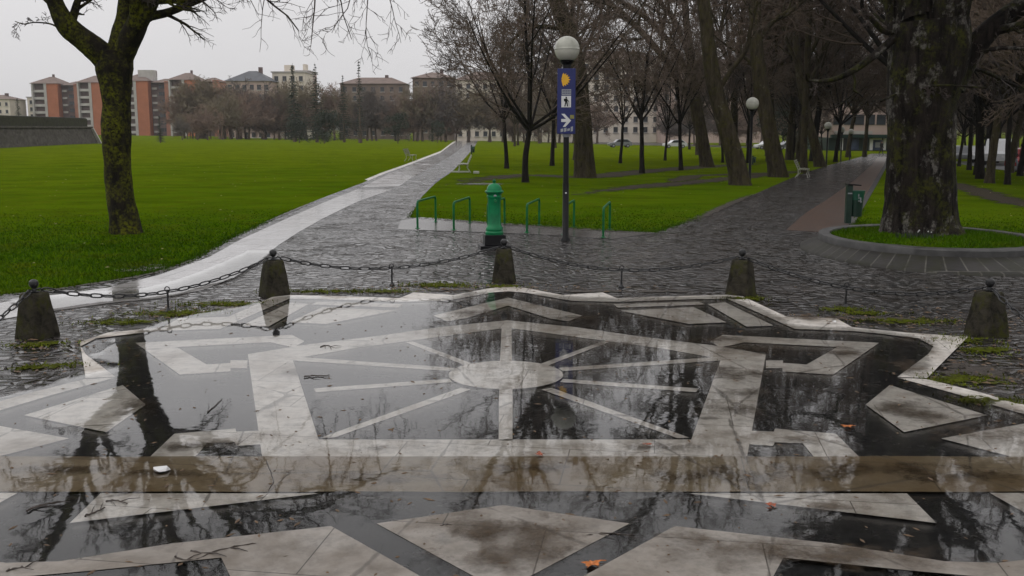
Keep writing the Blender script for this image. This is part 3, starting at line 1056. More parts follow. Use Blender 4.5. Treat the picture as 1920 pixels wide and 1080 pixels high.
def rough_tube(pts, rad, sides, amp, freq, ridges=0, seed=0.0, flare=None):
    """a trunk or limb with knobs and bark ridges in its outline"""
    V, F = tubes([(pts, rad, sides)])
    n = len(pts)
    V = V.reshape(n, sides, 3)
    for i in range(n):
        c = pts[i]
        for k in range(sides):
            d = V[i, k] - c
            q = V[i, k]
            a = mnoise.noise(Vector((q[0] * freq + seed, q[1] * freq, q[2] * freq * 0.6)))
            a += 0.5 * mnoise.noise(Vector((q[0] * freq * 3 + seed, q[1] * freq * 3, q[2] * freq * 1.2)))
            s = 1 + amp * a
            if ridges:
                th = 2 * PI * k / sides
                w_ = mnoise.noise(Vector((math.cos(th) * ridges * 0.35 + seed, math.sin(th) * ridges * 0.35, q[2] * 0.7)))
                s += 0.10 * (0.5 - abs(w_)) + 0.03 * mnoise.noise(Vector((math.cos(th) * ridges * 1.2, math.sin(th) * ridges * 1.2, q[2] * 2.6 + seed)))
            if flare:
                s += flare * math.exp(-i / n * 14) * (0.6 + 0.8 * mnoise.noise(Vector((math.cos(2 * PI * k / sides) * 2.3 + seed, math.sin(2 * PI * k / sides) * 2.3, 0))))
            V[i, k] = c + d * s
    return V.reshape(-1, 3), F


def join(parts):
    V, F, off = [], [], 0
    for v, f in parts:
        if len(v) == 0: continue
        V.append(v); F.append(f + off); off += len(v)
    return np.concatenate(V), np.concatenate(F)


def finish_tree(root, sk, base, bark, twig, extra=(), thick=0.03, balls=0, minr=0.0):
    """trunk mesh (extra rough parts + limbs thicker than thick) and crown mesh, both in the root's own frame"""
    tr, cr = [], []
    for p, r, lev in sk.limbs:
        q = p - base
        if r[0] >= thick:
            tr.append((q, r, 8 if r[0] > 0.07 else 6))
        else:
            cr.append((q, np.maximum(r, minr), 4 if r[0] > 0.018 else 3))
    parts = [(v - base, f) for v, f in extra]
    tv = tubes(tr)
    V, F = join(parts + ([tv] if len(tv[0]) else []))
    o = link('trunk', mesh_np('trunk', V, F, bark, smooth=True), root)
    V, F = tubes(cr)
    mats = [twig]
    if balls:
        ends = [p[-1] - base for p, r, l in sk.limbs if r[0] < thick]
        sel = sk.r.choice(len(ends), balls)
        oc = np.array([(1, 0, 0), (0, 1, 0), (-1, 0, 0), (0, -1, 0), (0, 0, 1), (0, 0, -1)], float) * 0.035
        of = np.array([(0, 1, 4, 4), (1, 2, 4, 4), (2, 3, 4, 4), (3, 0, 4, 4), (1, 0, 5, 5), (2, 1, 5, 5), (3, 2, 5, 5), (0, 3, 5, 5)])
        bv = np.concatenate([oc + ends[i] - np.array([0, 0, 0.06]) for i in sel])
        bf = np.concatenate([of + 6 * j for j in range(balls)])
        me = bpy.data.meshes.new('seed_balls')
        me.from_pydata(bv.tolist(), [], [tuple(dict.fromkeys(x)) for x in bf.tolist()])
        me.materials.append(twig)
        c = link('crown', mesh_np('crown', V, F, mats), root)
        link('seed_balls', me, c)
    else:
        link('crown', mesh_np('crown', V, F, mats), root)
    return root


def pxpath(pts, Y, base_y=None, dy=0.0):
    """pixel polyline with pixel widths -> points and radii at depth Y (drifting dy per point in depth)"""
    P, R = [], []
    for i, (x, y, w_) in enumerate(pts):
        yy = Y + dy * i
        P.append(np.array(up(x, y, yy)))
        R.append(w_ / 2 / FPX * yy * CP)
    return P, R


BIG = dict(lev=4, n=[9, 8, 7, 5, 4], tip=[0.3, 0.3, 0.3, 0.35, 0.5], wand=[0.09, 0.11, 0.13, 0.16, 0.2], up=[0.06, 0.05, 0.02, -0.02, -0.04],
           kids=[9, 7, 6, 4, 0], lo=[0.3, 0.2, 0.15, 0.12, 0], ang=[46, 44, 42, 40, 38], lr=[0.58, 0.54, 0.5, 0.5, 0.5], rr=[0.5, 0.5, 0.5, 0.55, 0.6], rmin=0.006)


def custom_tree(name, label, group, trunk, limbs, Y, bark, twig, seed, P, sides=20, amp=0.06, freq=1.6, ridges=0, flare=0.25, spawn_trunk=0, balls=0, minr=0.0, base_h=0.0, droop=()):
    """trunk and limbs follow the outline seen in the photograph, grown in depth around it"""
    sk = Skel(seed)
    tp, trd = pxpath(trunk, Y)
    base = np.array(tp[0]); base[2] = zg(base[0], base[1]) + base_h
    tp[0] = base.copy()
    tp[0][2] -= 0.08
    extra = []
    pts, rad = catmull(tp, trd, 8)
    extra.append(rough_tube(pts, rad, sides, amp, freq, ridges, seed * 1.7, flare))
    if spawn_trunk:
        k0 = int(len(pts) * 0.62)
        Q = dict(P); Q['kids'] = [spawn_trunk] + P['kids'][1:]
        sk.spawn(pts[k0:], rad[k0:], 0, np.linalg.norm(pts[-1] - pts[k0]) * 1.2, Q)
    for (lp, dy, n0, lenk) in limbs:
        q, r = pxpath(lp, Y, dy=dy)
        a, b = catmull(q, r, 6)
        extra.append(rough_tube(a, b, max(8, sides // 2), amp * 0.8, freq * 1.5, 0, seed * 2.3 + len(extra)))
        Q = dict(P); Q['kids'] = [n0] + P['kids'][1:]
        sk.spawn(a, b, 0, np.linalg.norm(a[-1] - a[0]) * lenk, Q)
        # the limb runs on past the last point
        d = nrm(a[-1] - a[-3])
        if lenk > 0.7:
            sk.branch(a[-1], d, np.linalg.norm(a[-1] - a[0]) * 0.9 * lenk, b[-1] * 0.9, 1, P)
    for (lp, dy, Pd, n0, lenk) in droop:
        q, r = pxpath(lp, Y, dy=dy)
        a, b = catmull(q, r, 6)
        extra.append(rough_tube(a, b, 8, 0.05, 3, 0, seed + 9))
        Q = dict(Pd); Q['kids'] = [n0] + Pd['kids'][1:]
        sk.spawn(a, b, 0, np.linalg.norm(a[-1] - a[0]) * lenk, Q, lo=0.15)
    root = empty(name, base)
    tag(root, label, 'tree', group)
    finish_tree(root, sk, base, bark, twig, extra, balls=balls, minr=minr)
    return root


DROOP = dict(lev=3, n=[6, 8, 6, 4], tip=[0.3, 0.35, 0.4, 0.5], wand=[0.1, 0.13, 0.2, 0.25], up=[0, -0.09, -0.10, -0.02],
             kids=[8, 7, 4, 0], lo=[0.1, 0.15, 0.15, 0], ang=[60, 50, 45, 40], lr=[0.42, 0.48, 0.5, 0.5], rr=[0.45, 0.5, 0.6, 0.6], rmin=0.006)

# left foreground tree with moss
yL = at(236, 437).y
custom_tree('park_tree', 'mossy forked tree standing alone on the left lawn, nearest the camera', None,
            [(236, 440, 60), (233, 410, 53), (226, 370, 50), (220, 310, 50), (217, 250, 53), (218, 200, 49), (216, 160, 55), (215, 125, 66), (218, 95, 60)],
            [([(212, 125, 50), (185, 98, 46), (150, 70, 40), (126, 48, 40), (108, 15, 30), (92, -22, 27), (70, -75, 24), (30, -150, 20), (-20, -230, 15)], -0.10, 9, 0.85),
             ([(221, 110, 48), (232, 62, 42), (240, 20, 38), (243, -30, 34), (238, -110, 30), (250, -200, 24), (262, -300, 17)], 0.12, 9, 0.85),
             ([(226, 112, 40), (243, 76, 42), (262, 36, 38), (280, 5, 32), (305, -50, 27), (352, -120, 22), (410, -190, 15)], -0.12, 9, 0.85),
             ([(229, 112, 30), (245, 72, 24), (252, 30, 20), (256, -20, 18), (300, -160, 14)], -0.20, 5, 0.7)],
            yL, M['bark_moss'], M['twig'], 11, BIG, sides=36, amp=0.12, freq=2.6, flare=0.22,
            droop=[([(300, -45, 20), (380, -95, 15), (470, -105, 12), (560, -85, 10), (650, -55, 7), (735, -20, 5)], -0.25, DROOP, 18, 0.95),
                   ([(352, -110, 15), (450, -150, 12), (560, -150, 9), (660, -100, 6)], 0.4, DROOP, 15, 1.0),
                   ([(92, -20, 16), (50, -60, 12), (0, -70, 9), (-60, -50, 6)], -0.3, DROOP, 14, 1.0),
                   ([(116, 56, 4), (95, 45, 3), (65, 42, 2.4), (45, 45, 2), (28, 40, 1.5)], -0.1, DROOP, 5, 0.9)])

# big dark tree in the planter on the right
yB = at(1725, 441, 0.27).y
custom_tree('park_tree', 'massive dark old tree inside the round stone planter, with a broken low branch', None,
            [(1724, 448, 164), (1724, 436, 148), (1724, 418, 136), (1726, 380, 124), (1727, 320, 118), (1728, 250, 116), (1729, 190, 120), (1735, 140, 132), (1742, 90, 138), (1742, 40, 130)],
            [([(1722, 120, 88), (1716, 50, 82), (1712, -20, 76), (1690, -120, 66), (1680, -240, 52), (1650, -380, 36)], 0.15, 10, 0.8),
             ([(1716, 40, 60), (1690, -60, 48), (1630, -170, 40), (1540, -290, 33), (1440, -400, 25), (1340, -500, 16)], 0.35, 13, 0.7),
             ([(1730, 20, 60), (1730, -120, 52), (1700, -300, 42), (1690, -500, 32), (1670, -700, 18)], -0.2, 12, 0.6),
             ([(1762, 120, 80), (1775, 50, 72), (1790, -20, 64), (1815, -130, 54), (1850, -260, 42)], -0.2, 10, 0.8),
             ([(1780, 160, 60), (1808, 115, 48), (1842, 70, 40), (1880, 36, 36), (1930, 2, 33), (2010, -50, 28), (2110, -120, 20)], -0.05, 9, 0.8),
             ([(1690, 120, 26), (1677, 70, 20), (1668, 20, 18), (1655, -50, 16), (1640, -140, 12)], 0.1, 7, 0.8),
             ([(1690, 62, 12), (1660, 60, 10), (1638, 40, 9), (1618, 18, 7), (1619, -10, 6), (1640, -50, 5)], -0.1, 4, 0.5),
             ([(1700, 58, 15), (1672, 76, 15), (1642, 102, 13.5), (1602, 131, 12), (1562, 149, 9), (1518, 152, 6), (1512, 140, 3)], -0.12, 2, 0.3),
             ([(1597, 133, 5), (1603, 150, 4.5), (1602, 168, 4.5), (1610, 175, 4), (1618, 182, 2.5)], -0.05, 1, 0.3),
             ([(1604, 173, 3), (1580, 192, 2.6), (1562, 205, 2.2), (1545, 205, 1.6)], -0.05, 2, 0.4),
             ([(1650, 190, 4), (1700, 170, 5), (1760, 160, 4), (1850, 165, 3)], -0.35, 4, 0.4)],
            yB, M['bark_big'], M['twig'], 23, BIG, sides=72, amp=0.05, freq=1.8, ridges=16, flare=0.30, base_h=0.27,
            droop=[([(1800, 120, 12), (1850, 95, 9), (1900, 90, 6), (1950, 100, 4)], -0.3, DROOP, 8, 0.8),
                   ([(1780, 140, 10), (1830, 130, 8), (1880, 150, 6), (1930, 170, 4)], 0.3, DROOP, 8, 0.8)])

PL = dict(BIG); PL.update(kids=[9, 7, 6, 4, 0], rmin=0.009)


def plane(label, trunk, limbs, seed, sp=9):
    Y = at(trunk[0][0], trunk[0][1]).y
    return custom_tree('plane_tree', label, 'leaning plane trees in the middle lawn', trunk, limbs, Y, M['bark_plane'], M['twig_red'], seed, PL,
                       sides=24, amp=0.07, freq=1.2, flare=0.22, spawn_trunk=sp, balls=0, minr=0.009)


plane('thick straight plane tree right behind the lamp post with the blue sign',
      [(1097, 333, 44), (1096, 315, 40), (1094, 270, 35), (1090, 200, 34), (1081, 130, 35), (1070, 75, 33), (1055, 35, 31), (1043, 0, 29), (1025, -80, 26), (1012, -180, 22), (1005, -300, 15)],
      [([(1020, -100, 18), (985, -170, 15), (940, -240, 11), (900, -320, 8)], 0.5, 9, 0.9), ([(1025, -70, 17), (1060, -150, 14), (1100, -230, 10)], -0.5, 9, 0.9),
       ([(1058, 55, 9), (1020, 50, 8), (985, 55, 6), (950, 90, 5), (935, 120, 4)], -0.3, 6, 0.6)], 31)
plane('plane tree splitting low into long limbs reaching left, left of the leaning trunks',
      [(1326, 313, 27), (1322, 290, 23), (1315, 250, 23), (1306, 205, 23), (1300, 160, 20), (1296, 110, 16), (1288, 50, 13), (1284, 0, 12), (1280, -100, 10), (1285, -220, 7)],
      [([(1302, 190, 15), (1280, 160, 13), (1245, 110, 12), (1205, 62, 11), (1150, 12, 10), (1100, -28, 9), (1030, -80, 7)], -0.2, 11, 0.8),
       ([(1300, 160, 13), (1275, 110, 12), (1240, 62, 10), (1200, 25, 9), (1140, -10, 8), (1070, -50, 6)], 0.25, 11, 0.8),
       ([(1296, 120, 10), (1270, 50, 9), (1235, 0, 8), (1190, -60, 6)], -0.4, 8, 0.9),
       ([(1304, 180, 9), (1330, 120, 8), (1350, 60, 7), (1365, -20, 6)], 0.3, 8, 0.9)], 37, 6)
plane('thick leaning plane tree beside the second lamp post, lower trunk curving right',
      [(1388, 347, 42), (1383, 320, 36), (1372, 275, 33), (1357, 225, 32), (1343, 175, 30), (1333, 120, 28), (1326, 60, 25), (1319, 0, 23), (1312, -80, 21), (1300, -190, 18), (1290, -310, 12)],
      [([(1350, 165, 10), (1372, 130, 9), (1398, 95, 8), (1408, 50, 7), (1420, 0, 6)], -0.3, 8, 0.9),
       ([(1312, -70, 15), (1350, -150, 12), (1390, -240, 9)], 0.5, 9, 0.9), ([(1308, -100, 14), (1260, -170, 11), (1200, -230, 8)], -0.5, 9, 0.9)], 41)
plane('leaning plane tree just right of the second lamp post, near the right path',
      [(1459, 332, 34), (1453, 300, 31), (1444, 255, 29), (1436, 210, 28), (1427, 160, 27), (1419, 100, 25), (1416, 40, 23), (1414, -20, 22), (1405, -110, 19), (1395, -230, 14)],
      [([(1420, 80, 10), (1450, 40, 9), (1490, 15, 8), (1530, -20, 6)], -0.3, 9, 0.9), ([(1408, -90, 14), (1450, -160, 11), (1500, -230, 8)], 0.5, 9, 0.9),
       ([(1425, 140, 7), (1400, 110, 6), (1370, 90, 5)], 0.2, 6, 0.8)], 43)
plane('slim upright plane tree with the end-on bench at its foot, by the right path',
      [(1507, 324, 15), (1507, 290, 13), (1508, 240, 12), (1511, 180, 12), (1514, 120, 11), (1516, 60, 11), (1520, -20, 10), (1516, -120, 8), (1520, -220, 6)],
      [([(1512, 160, 7), (1490, 110, 6), (1470, 60, 5), (1455, 0, 4)], 0.3, 8, 0.9), ([(1515, 110, 7), (1540, 60, 6), (1560, 0, 5)], -0.3, 8, 0.9)], 47)
plane('leaning plane tree just left of the third lamp post along the right path',
      [(1538, 313, 22), (1533, 290, 19), (1525, 260, 18), (1517, 230, 16), (1510, 195, 15), (1500, 150, 14), (1495, 100, 13), (1492, 40, 12), (1490, -40, 10), (1480, -140, 7)],
      [([(1505, 180, 8), (1530, 130, 7), (1550, 80, 6), (1575, 20, 5)], -0.4, 8, 0.9), ([(1495, 90, 8), (1470, 40, 7), (1450, -20, 6)], 0.4, 8, 0.9)], 53)

# small round-headed park trees: a few kinds, then copies
SMALL = dict(lev=4, n=[8, 7, 6, 4, 3], tip=[0.25, 0.3, 0.35, 0.4, 0.6], wand=[0.06, 0.09, 0.12, 0.16, 0.18], up=[0.09, 0.06, 0.03, 0.0, 0.0],
             kids=[9, 6, 4, 3, 0], lo=[0.12, 0.15, 0.15, 0.15, 0], ang=[44, 42, 40, 40, 40], lr=[0.56, 0.54, 0.5, 0.5, 0.5], rr=[0.5, 0.5, 0.5, 0.6, 0.6], rmin=0.008)


def grown_tree(name, seed, H, stem, r, nl, spread, bark, twig, P, minr, lean=0.0, balls=0, thick=0.03):
    """a tree of height H: bare stem, then limbs fanning out at about spread degrees"""
    sk = Skel(seed)
    R = sk.r
    pts = [np.array([0, 0, -0.06])]
    d = nrm(np.array([lean, 0.02, 1.0]))
    n = 7
    for i in range(1, n):
        d = nrm(d + R.normal(0, 0.035, 3))
        pts.append(pts[-1] + d * (stem + 0.06) / (n - 1))
    rad = [r * 1.35, r * 1.08] + [r * (1 - 0.05 * i) for i in range(n - 2)]
    a, b = catmull(pts, rad, 4)
    extra = [rough_tube(a, b, 12, 0.07, 3, 0, seed * 3.1, 0.2)]
    top = pts[-1]
    L = (H - stem)
    for i in range(nl):
        az = 2 * PI * (i + R.uniform(-0.25, 0.25)) / nl
        an = math.radians(spread * R.uniform(0.45, 1.25)) if i else math.radians(6)
        dd = np.array([math.sin(an) * math.cos(az), math.sin(an) * math.sin(az), math.cos(an)])
        p0 = pts[-1] - (pts[-1] - pts[-2]) * R.uniform(0, 0.7)
        sk.branch(p0, dd, L * (0.62 if i else 0.75) * R.uniform(0.85, 1.1), r * (0.5 if i else 0.7), 0, P)
    root = empty(name)
    finish_tree(root, sk, np.zeros(3), bark, twig, extra, thick=thick, balls=balls, minr=minr)
    return root


kinds = [grown_tree('small_tree', 61, 12.5, 2.3, 0.125, 9, 66, M['bark_thin'], M['twig_red'], SMALL, 0.008),
         grown_tree('small_tree', 67, 11.5, 2.8, 0.11, 7, 46, M['bark_thin'], M['twig'], SMALL, 0.009),
         grown_tree('small_tree', 71, 13, 3.2, 0.13, 7, 42, M['bark_thin'], M['twig_red'], SMALL, 0.009, lean=0.05)]
used = set()


def put(kind, protos, x, y, sc, rz, label, group, cat='tree'):
    p = protos[kind]
    o = p if id(p) not in used else copy_tree(p)
    used.add(id(p))
    o.location = (x, y, zg(x, y))
    o.rotation_euler = (0, 0, rz)
    o.scale = (sc, sc, sc)
    tag(o, label, cat, group)
    return o


def put_px(kind, protos, px_, py_, sc, rz, label, group, cat='tree'):
    c = at(px_, py_)
    return put(kind, protos, c.x, c.y, sc, rz, label, group, cat)


g_small = 'small bare trees on the middle lawn'
put_px(0, kinds, 985, 342, 1.02, 0.6, 'dark wide-headed small tree with low spreading branches, left of the lamp post', g_small)
for (x, y, k, s, r, lab) in [
    (950, 316, 1, 1.05, 2.0, 'slightly leaning small tree just left behind the dark wide-headed tree'),
    (1035, 311, 2, 1.0, 0.4, 'small tree between the dark wide-headed tree and the lamp post'),
    (1163, 306, 1, 1.0, 4.0, 'thin small tree beyond the worn track, first right of the thick trunk'),
    (1204, 325, 2, 0.95, 1.4, 'straight thin tree on the worn track, nearest one right of the thick trunk'),
    (1247, 301, 1, 0.95, 5.1, 'short thin tree on the bright far lawn, leaning a little right'),
    (1277, 319, 2, 0.9, 2.7, 'thin tree near the worn track, just left of the plane tree that splits low'),
    (1355, 305, 1, 0.9, 0.9, 'very thin tree glimpsed between the plane tree that splits low and the thick leaning one'),
    (1402, 306, 2, 1.0, 3.7, 'dark thin trunk leaning right behind the second lamp post'),
    (1487, 300, 1, 1.0, 3.1, 'thin tree just left of the slim upright plane tree')]:
    put_px(k, kinds, x, y, s, r, lab, g_small)
g_row = 'small dark trees on the lawn right of the planter'
for (x, y, k, s, r, lab) in [
    (1889, 346, 1, 1.1, 0.3, 'nearest small dark tree of the row on the lawn right of the big tree'),
    (1857, 337, 2, 1.0, 1.3, 'second nearest small dark tree of the row right of the big tree'),
    (1829, 328, 1, 1.0, 2.3, 'third small dark tree of the row right of the big tree'),
    (1817, 319, 2, 1.05, 3.3, 'fourth small dark tree of the row right of the big tree'),
    (1798, 312, 1, 1.0, 4.3, 'fifth small dark tree of the row, close beside the big trunk'),
    (1912, 330, 2, 1.1, 5.3, 'small dark tree at the right border, behind the nearest tree of the row')]:
    put_px(k, kinds, x, y, s, r, lab, g_row)

# tall grove trees filling the depth of the park
GROVE = dict(SMALL); GROVE.update(kids=[8, 6, 5, 4, 0], rmin=0.012)
tall = [grown_tree('grove_tree', 83, 15, 4.2, 0.20, 8, 44, M['bark_plane'], M['twig_red'], GROVE, 0.012, thick=0.045),
        grown_tree('grove_tree', 89, 13, 3.4, 0.17, 9, 52, M['bark_thin'], M['twig_red'], GROVE, 0.012, lean=0.08, thick=0.045),
        grown_tree('grove_tree', 97, 17, 4.8, 0.24, 8, 38, M['bark_plane'], M['twig_red'], GROVE, 0.012, lean=-0.06, thick=0.045)]
rg = np.random.default_rng(5)
right_c = [(at(x, y).x, at(x, y).y) for x, y in ((1560, 430), (1600, 350), (1640, 300), (1652, 289))]


def path_x(y):
    for (x1_, y1_), (x2_, y2_) in zip(right_c, right_c[1:]):
        if y1_ <= y <= y2_: return x1_ + (x2_ - x1_) * (y - y1_) / (y2_ - y1_)
    return right_c[-1][0] + (y - right_c[-1][1]) * 0.37


placed = []


def scatter(n, ylo, yhi, ulo, uhi, dmin, lab, grp, protos, smin=0.85, smax=1.15, clear=5.0):
    got = tries = 0
    while got < n and tries < 4000:
        tries += 1
        y = rg.uniform(ylo, yhi); u = rg.uniform(ulo, uhi); x = u * y
        if abs(x - path_x(y)) < clear: continue
        if any(math.hypot(x - a, y - b) < dmin for a, b in placed): continue
        placed.append((x, y)); got += 1
        put(int(rg.integers(len(protos))), protos, x, y, rg.uniform(smin, smax), rg.uniform(0, 6.28), lab, grp)


scatter(8, 60, 95, 0.27, 0.60, 5.0, 'tall bare tree in the grove behind the leaning planes, one of many alike', 'tall bare trees in the grove behind the plane trees', tall)
scatter(24, 110, 172, 0.17, 0.62, 5.0, 'tall bare tree in the dense far grove toward the shop front, one of many alike', 'tall bare trees of the dense far grove', tall, clear=5.0)
for (x, y, k, s, lab) in [(1085, 300, 2, 1.45, 'very tall bare tree behind the thick trunk beside the lamp post'),
                          (1376, 302, 0, 1.6, 'very tall bare tree behind the thick leaning plane tree'),
                          (1446, 303, 2, 1.5, 'very tall bare tree behind the leaning trunk right of the second lamp'), (1480, 300, 0, 1.55, 'very tall bare tree left of the slim upright plane tree'),
                          (1524, 302, 1, 1.7, 'very tall bare tree behind the leaning plane left of the third lamp'), (1640, 330, 1, 1.75, 'tall bare tree behind the left edge of the big dark trunk'), (1664, 316, 0, 1.9, 'very tall bare tree right behind the big dark trunk')]:
    if x < 1640: put_px(k, tall, x, y, s, x * 0.37, lab, 'very tall bare trees rising behind the leaning planes')
    else:
        c_ = at(x + 42, y)
        put(k, tall, c_.x, c_.y, s, x * 0.3, lab, 'very tall bare trees rising behind the leaning planes')
g_path = 'tall bare trees edging the far end of the right path'
for (x, y, k, s, r, lab) in [(1621, 294, 0, 1.1, 1.0, 'tall bare tree with thick trunk just left of the white shop front'), (1590, 295, 2, 1.0, 2.0, 'tall bare tree behind the farthest globe lamps, left of the shop'),
                             (1684, 297, 1, 1.15, 3.0, 'tall bare tree close behind the left edge of the big trunk'), (1712, 310, 0, 1.0, 4.0, 'tall bare tree hidden behind the big trunk'),
                             (1566, 304, 1, 0.95, 5.0, 'tall bare tree between the third and fourth globe lamps'), (1755, 300, 2, 1.0, 0.5, 'tall bare tree behind the right edge of the big trunk')]:
    put_px(k, tall, x, y, s, r, lab, g_path)
scatter(16, 85, 135, 0.455, 0.62, 4.0, 'dark bare tree behind the side road at the right, one of many alike', 'dark bare trees behind the side road on the right', kinds + tall)
scatter(9, 30, 60, 0.47, 0.68, 5.0, 'tall bare tree in the dark grove right of the big tree, one of several', 'tall bare trees in the dark grove right of the big tree', tall)
scatter(3, 150, 200, -0.02, 0.16, 7.0, 'tall bare tree behind the dark wide-headed tree at the far lawn, one of several', 'tall bare trees at the back of the far middle lawn', tall, 0.8, 1.05)

# the far wood: low brown trees along the back of the lawns
FAR = dict(lev=3, n=[6, 5, 4, 3], tip=[0.3, 0.35, 0.4, 0.6], wand=[0.1, 0.15, 0.2, 0.2], up=[0.05, 0.02, 0.0, 0.0],
           kids=[10, 7, 6, 0], lo=[0.08, 0.15, 0.15, 0], ang=[50, 46, 44, 40], lr=[0.55, 0.5, 0.5, 0.5], rr=[0.5, 0.5, 0.6, 0.6], rmin=0.022)
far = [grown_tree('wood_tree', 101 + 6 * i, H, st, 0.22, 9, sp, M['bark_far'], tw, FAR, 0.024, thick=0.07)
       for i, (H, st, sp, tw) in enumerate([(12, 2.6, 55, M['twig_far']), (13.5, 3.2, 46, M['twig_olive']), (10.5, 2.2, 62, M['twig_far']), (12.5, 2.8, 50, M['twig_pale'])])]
for i in range(78):
    x = 338 + i * (1030 - 338) / 77 + rg.uniform(-6, 6)
    row = i % 3
    y = 263.5 - (x - 255) / 700 * 6.5 - row * 1.4 + rg.uniform(-0.5, 0.5)
    c = at(x, max(y, 253.0))
    put(int(rg.integers(4)), far, c.x, min(c.y, 275), rg.uniform(0.75, 1.28) * (0.38 + 0.52 * min(1, max(0, x - 335) / 105) + 0.07 * row) * min(1.25, max(0.75, c.y / 190)), rg.uniform(0, 6.28),
        'bare brown tree in the far wood behind the left lawn, one of many', 'bare brown trees of the far wood behind the left lawn')
for i in range(24):
    x = 1015 + i * (1560 - 1015) / 23 + rg.uniform(-7, 7)
    if 1065 < x < 1245: continue
    c = at(x, 263 + (x - 1015) / 545 * 7 + (i % 2) * 2 - 2)
    yy = min(c.y, 245) + rg.uniform(-8, 8)
    put(int(rg.integers(4)), far, (x - 960) / FPX * yy / 1.0, yy, rg.uniform(0.95, 1.35), rg.uniform(0, 6.28),
        'bare brown tree in the distant wood behind the middle lawn, one of many', 'bare brown trees of the distant wood behind the middle lawn')


for i in range(16):
    yy = rg.uniform(125, 150)
    put(int(rg.integers(4)), far, (0.465 + 0.0105 * i + rg.uniform(-0.004, 0.004)) * yy, yy, rg.uniform(1.0, 1.35), rg.uniform(0, 6.28),
        'bare tree in the dark backdrop beyond the side road, one of many alike', 'bare trees in the backdrop beyond the side road')


# evergreens
def conifer(seed, H, w_, droopy=0.25, mat=None, columnar=False):
    R = np.random.default_rng(seed)
    root = empty('conifer')
    mb = MB()
    mb.tube([(0, 0, -0.1), (0, 0, H * 0.5), (0, 0, H)], [0.2 + 0.012 * H, 0.12, 0.02], 7)
    mb.build('trunk', M['bark_far'], root)
    V = []
    z = H * 0.06
    while z < H * 0.99:
        f = 1 - z / H
        reach = w_ * (f ** 0.8 if not columnar else min(1, f * 3) * 0.8) * R.uniform(0.75, 1.15)
        nb = int(7 + 6 * f)
        for j in range(nb):
            a = R.uniform(0, 2 * PI)
            L = reach * R.uniform(0.55, 1.1)
            m = max(4, int(L * 9))
            for q in range(m):
                t = (q + R.uniform(0, 1)) / m
                cx, cy, cz = math.cos(a) * L * t, math.sin(a) * L * t, z - droopy * L * t * t + R.normal(0, 0.07)
                s = R.uniform(0.16, 0.34) * (1.15 - 0.5 * t)
                dirv = nrm(np.array([math.cos(a + R.normal(0, 0.7)), math.sin(a + R.normal(0, 0.7)), R.normal(-0.1, 0.35)]))
                sd = nrm(np.cross(dirv, R.normal(0, 1, 3)))
                c = np.array([cx, cy, cz])
                V += [c - sd * s * 0.3, c + sd * s * 0.3, c + dirv * s]
        z += H * 0.028 * R.uniform(0.7, 1.3)
    V = np.array(V)
    link('crown', mesh_np('crown', V, np.arange(len(V)).reshape(-1, 3), mat or M['needle']), root)
    return root


def evergreen_bush(seed, H, w_):
    R = np.random.default_rng(seed)
    root = empty('evergreen_tree')
    mb = MB()
    for i in range(5):
        a = R.uniform(0, 6.28)
        mb.tube([(0, 0, -0.05), (0.1 * math.cos(a), 0.1 * math.sin(a), H * 0.3), (0.5 * w_ * math.cos(a), 0.5 * w_ * math.sin(a), H * 0.7)], [0.1, 0.07, 0.02], 6)
    mb.build('trunk', M['bark_far'], root)
    clumps = [(R.normal(0, 0.42, 2) * w_, R.uniform(0.15, 0.9) * H, R.uniform(0.2, 0.36) * w_) for _ in range(26)]
    V = []
    for (c2, cz, cr_) in clumps:
        k = max(0.2, 1 - (cz / H - 0.35) ** 2 * 1.3)
        for _ in range(170):
            d = nrm(R.normal(0, 1, 3)) * cr_ * R.uniform(0.5, 1.05)
            c = np.array([c2[0] * k, c2[1] * k, cz]) + d
            if c[2] < 0.05: continue
            s = R.uniform(0.10, 0.24)
            a = nrm(R.normal(0, 1, 3)); b = nrm(np.cross(a, R.normal(0, 1, 3)))
            V += [c - a * s * 0.5, c + a * s * 0.5, c + b * s]
    V = np.array(V)
    link('crown', mesh_np('crown', V, np.arange(len(V)).reshape(-1, 3), M['hedge']), root)
    return root


con = [conifer(3, 13, 3.0), conifer(5, 16, 3.6, 0.15), conifer(8, 15, 1.1, 0.1, columnar=True)]
ever = [evergreen_bush(12, 5.5, 3.2), evergreen_bush(14, 7.5, 3.4)]


def con_px(k, x, ytop, Y, H0, lab, protos=con, cat='tree', grp='evergreens in the far wood'):
    t = up(x, ytop, Y)
    h = t.z - zg(t.x, Y)
    put(k, protos, t.x, Y, h / H0, x * 0.1, lab, grp, cat)


con_px(0, 298, 215, 165, 13, 'small dark conifer at the far edge of the lawn, right of the mossy tree')
con_px(1, 590, 118, 205, 16, 'tallest dark conifer rising out of the far wood, right of the pale block')
con_px(0, 548, 118, 212, 13, 'ragged dark conifer in front of the beige block in the far wood')
con_px(2, 672, 112, 205, 15, 'narrow columnar conifer standing above the far wood')
con_px(1, 642, 140, 215, 16, 'broad dark conifer between the tallest and the columnar conifer')
con_px(0, 32, 182, 240, 13, 'dark conifer above the rampart wall at the far left')
con_px(0, 606, 205, 186, 5.5, 'dark round evergreen under the trees of the far wood, left one', ever)
con_px(1, 745, 205, 200, 7.5, 'dark round evergreen at the wood edge near the top of the left path', ever)
con_px(0, 560, 222, 190, 5.5, 'low dark evergreen at the foot of the far wood, below the tallest conifer', ever)
con_px(1, 820, 222, 225, 7.5, 'dark evergreen mass left of where the left path meets the wood', ever)
con_px(1, 1480, 175, 120, 7.5, 'dark evergreen behind the slim plane tree by the right path', ever)

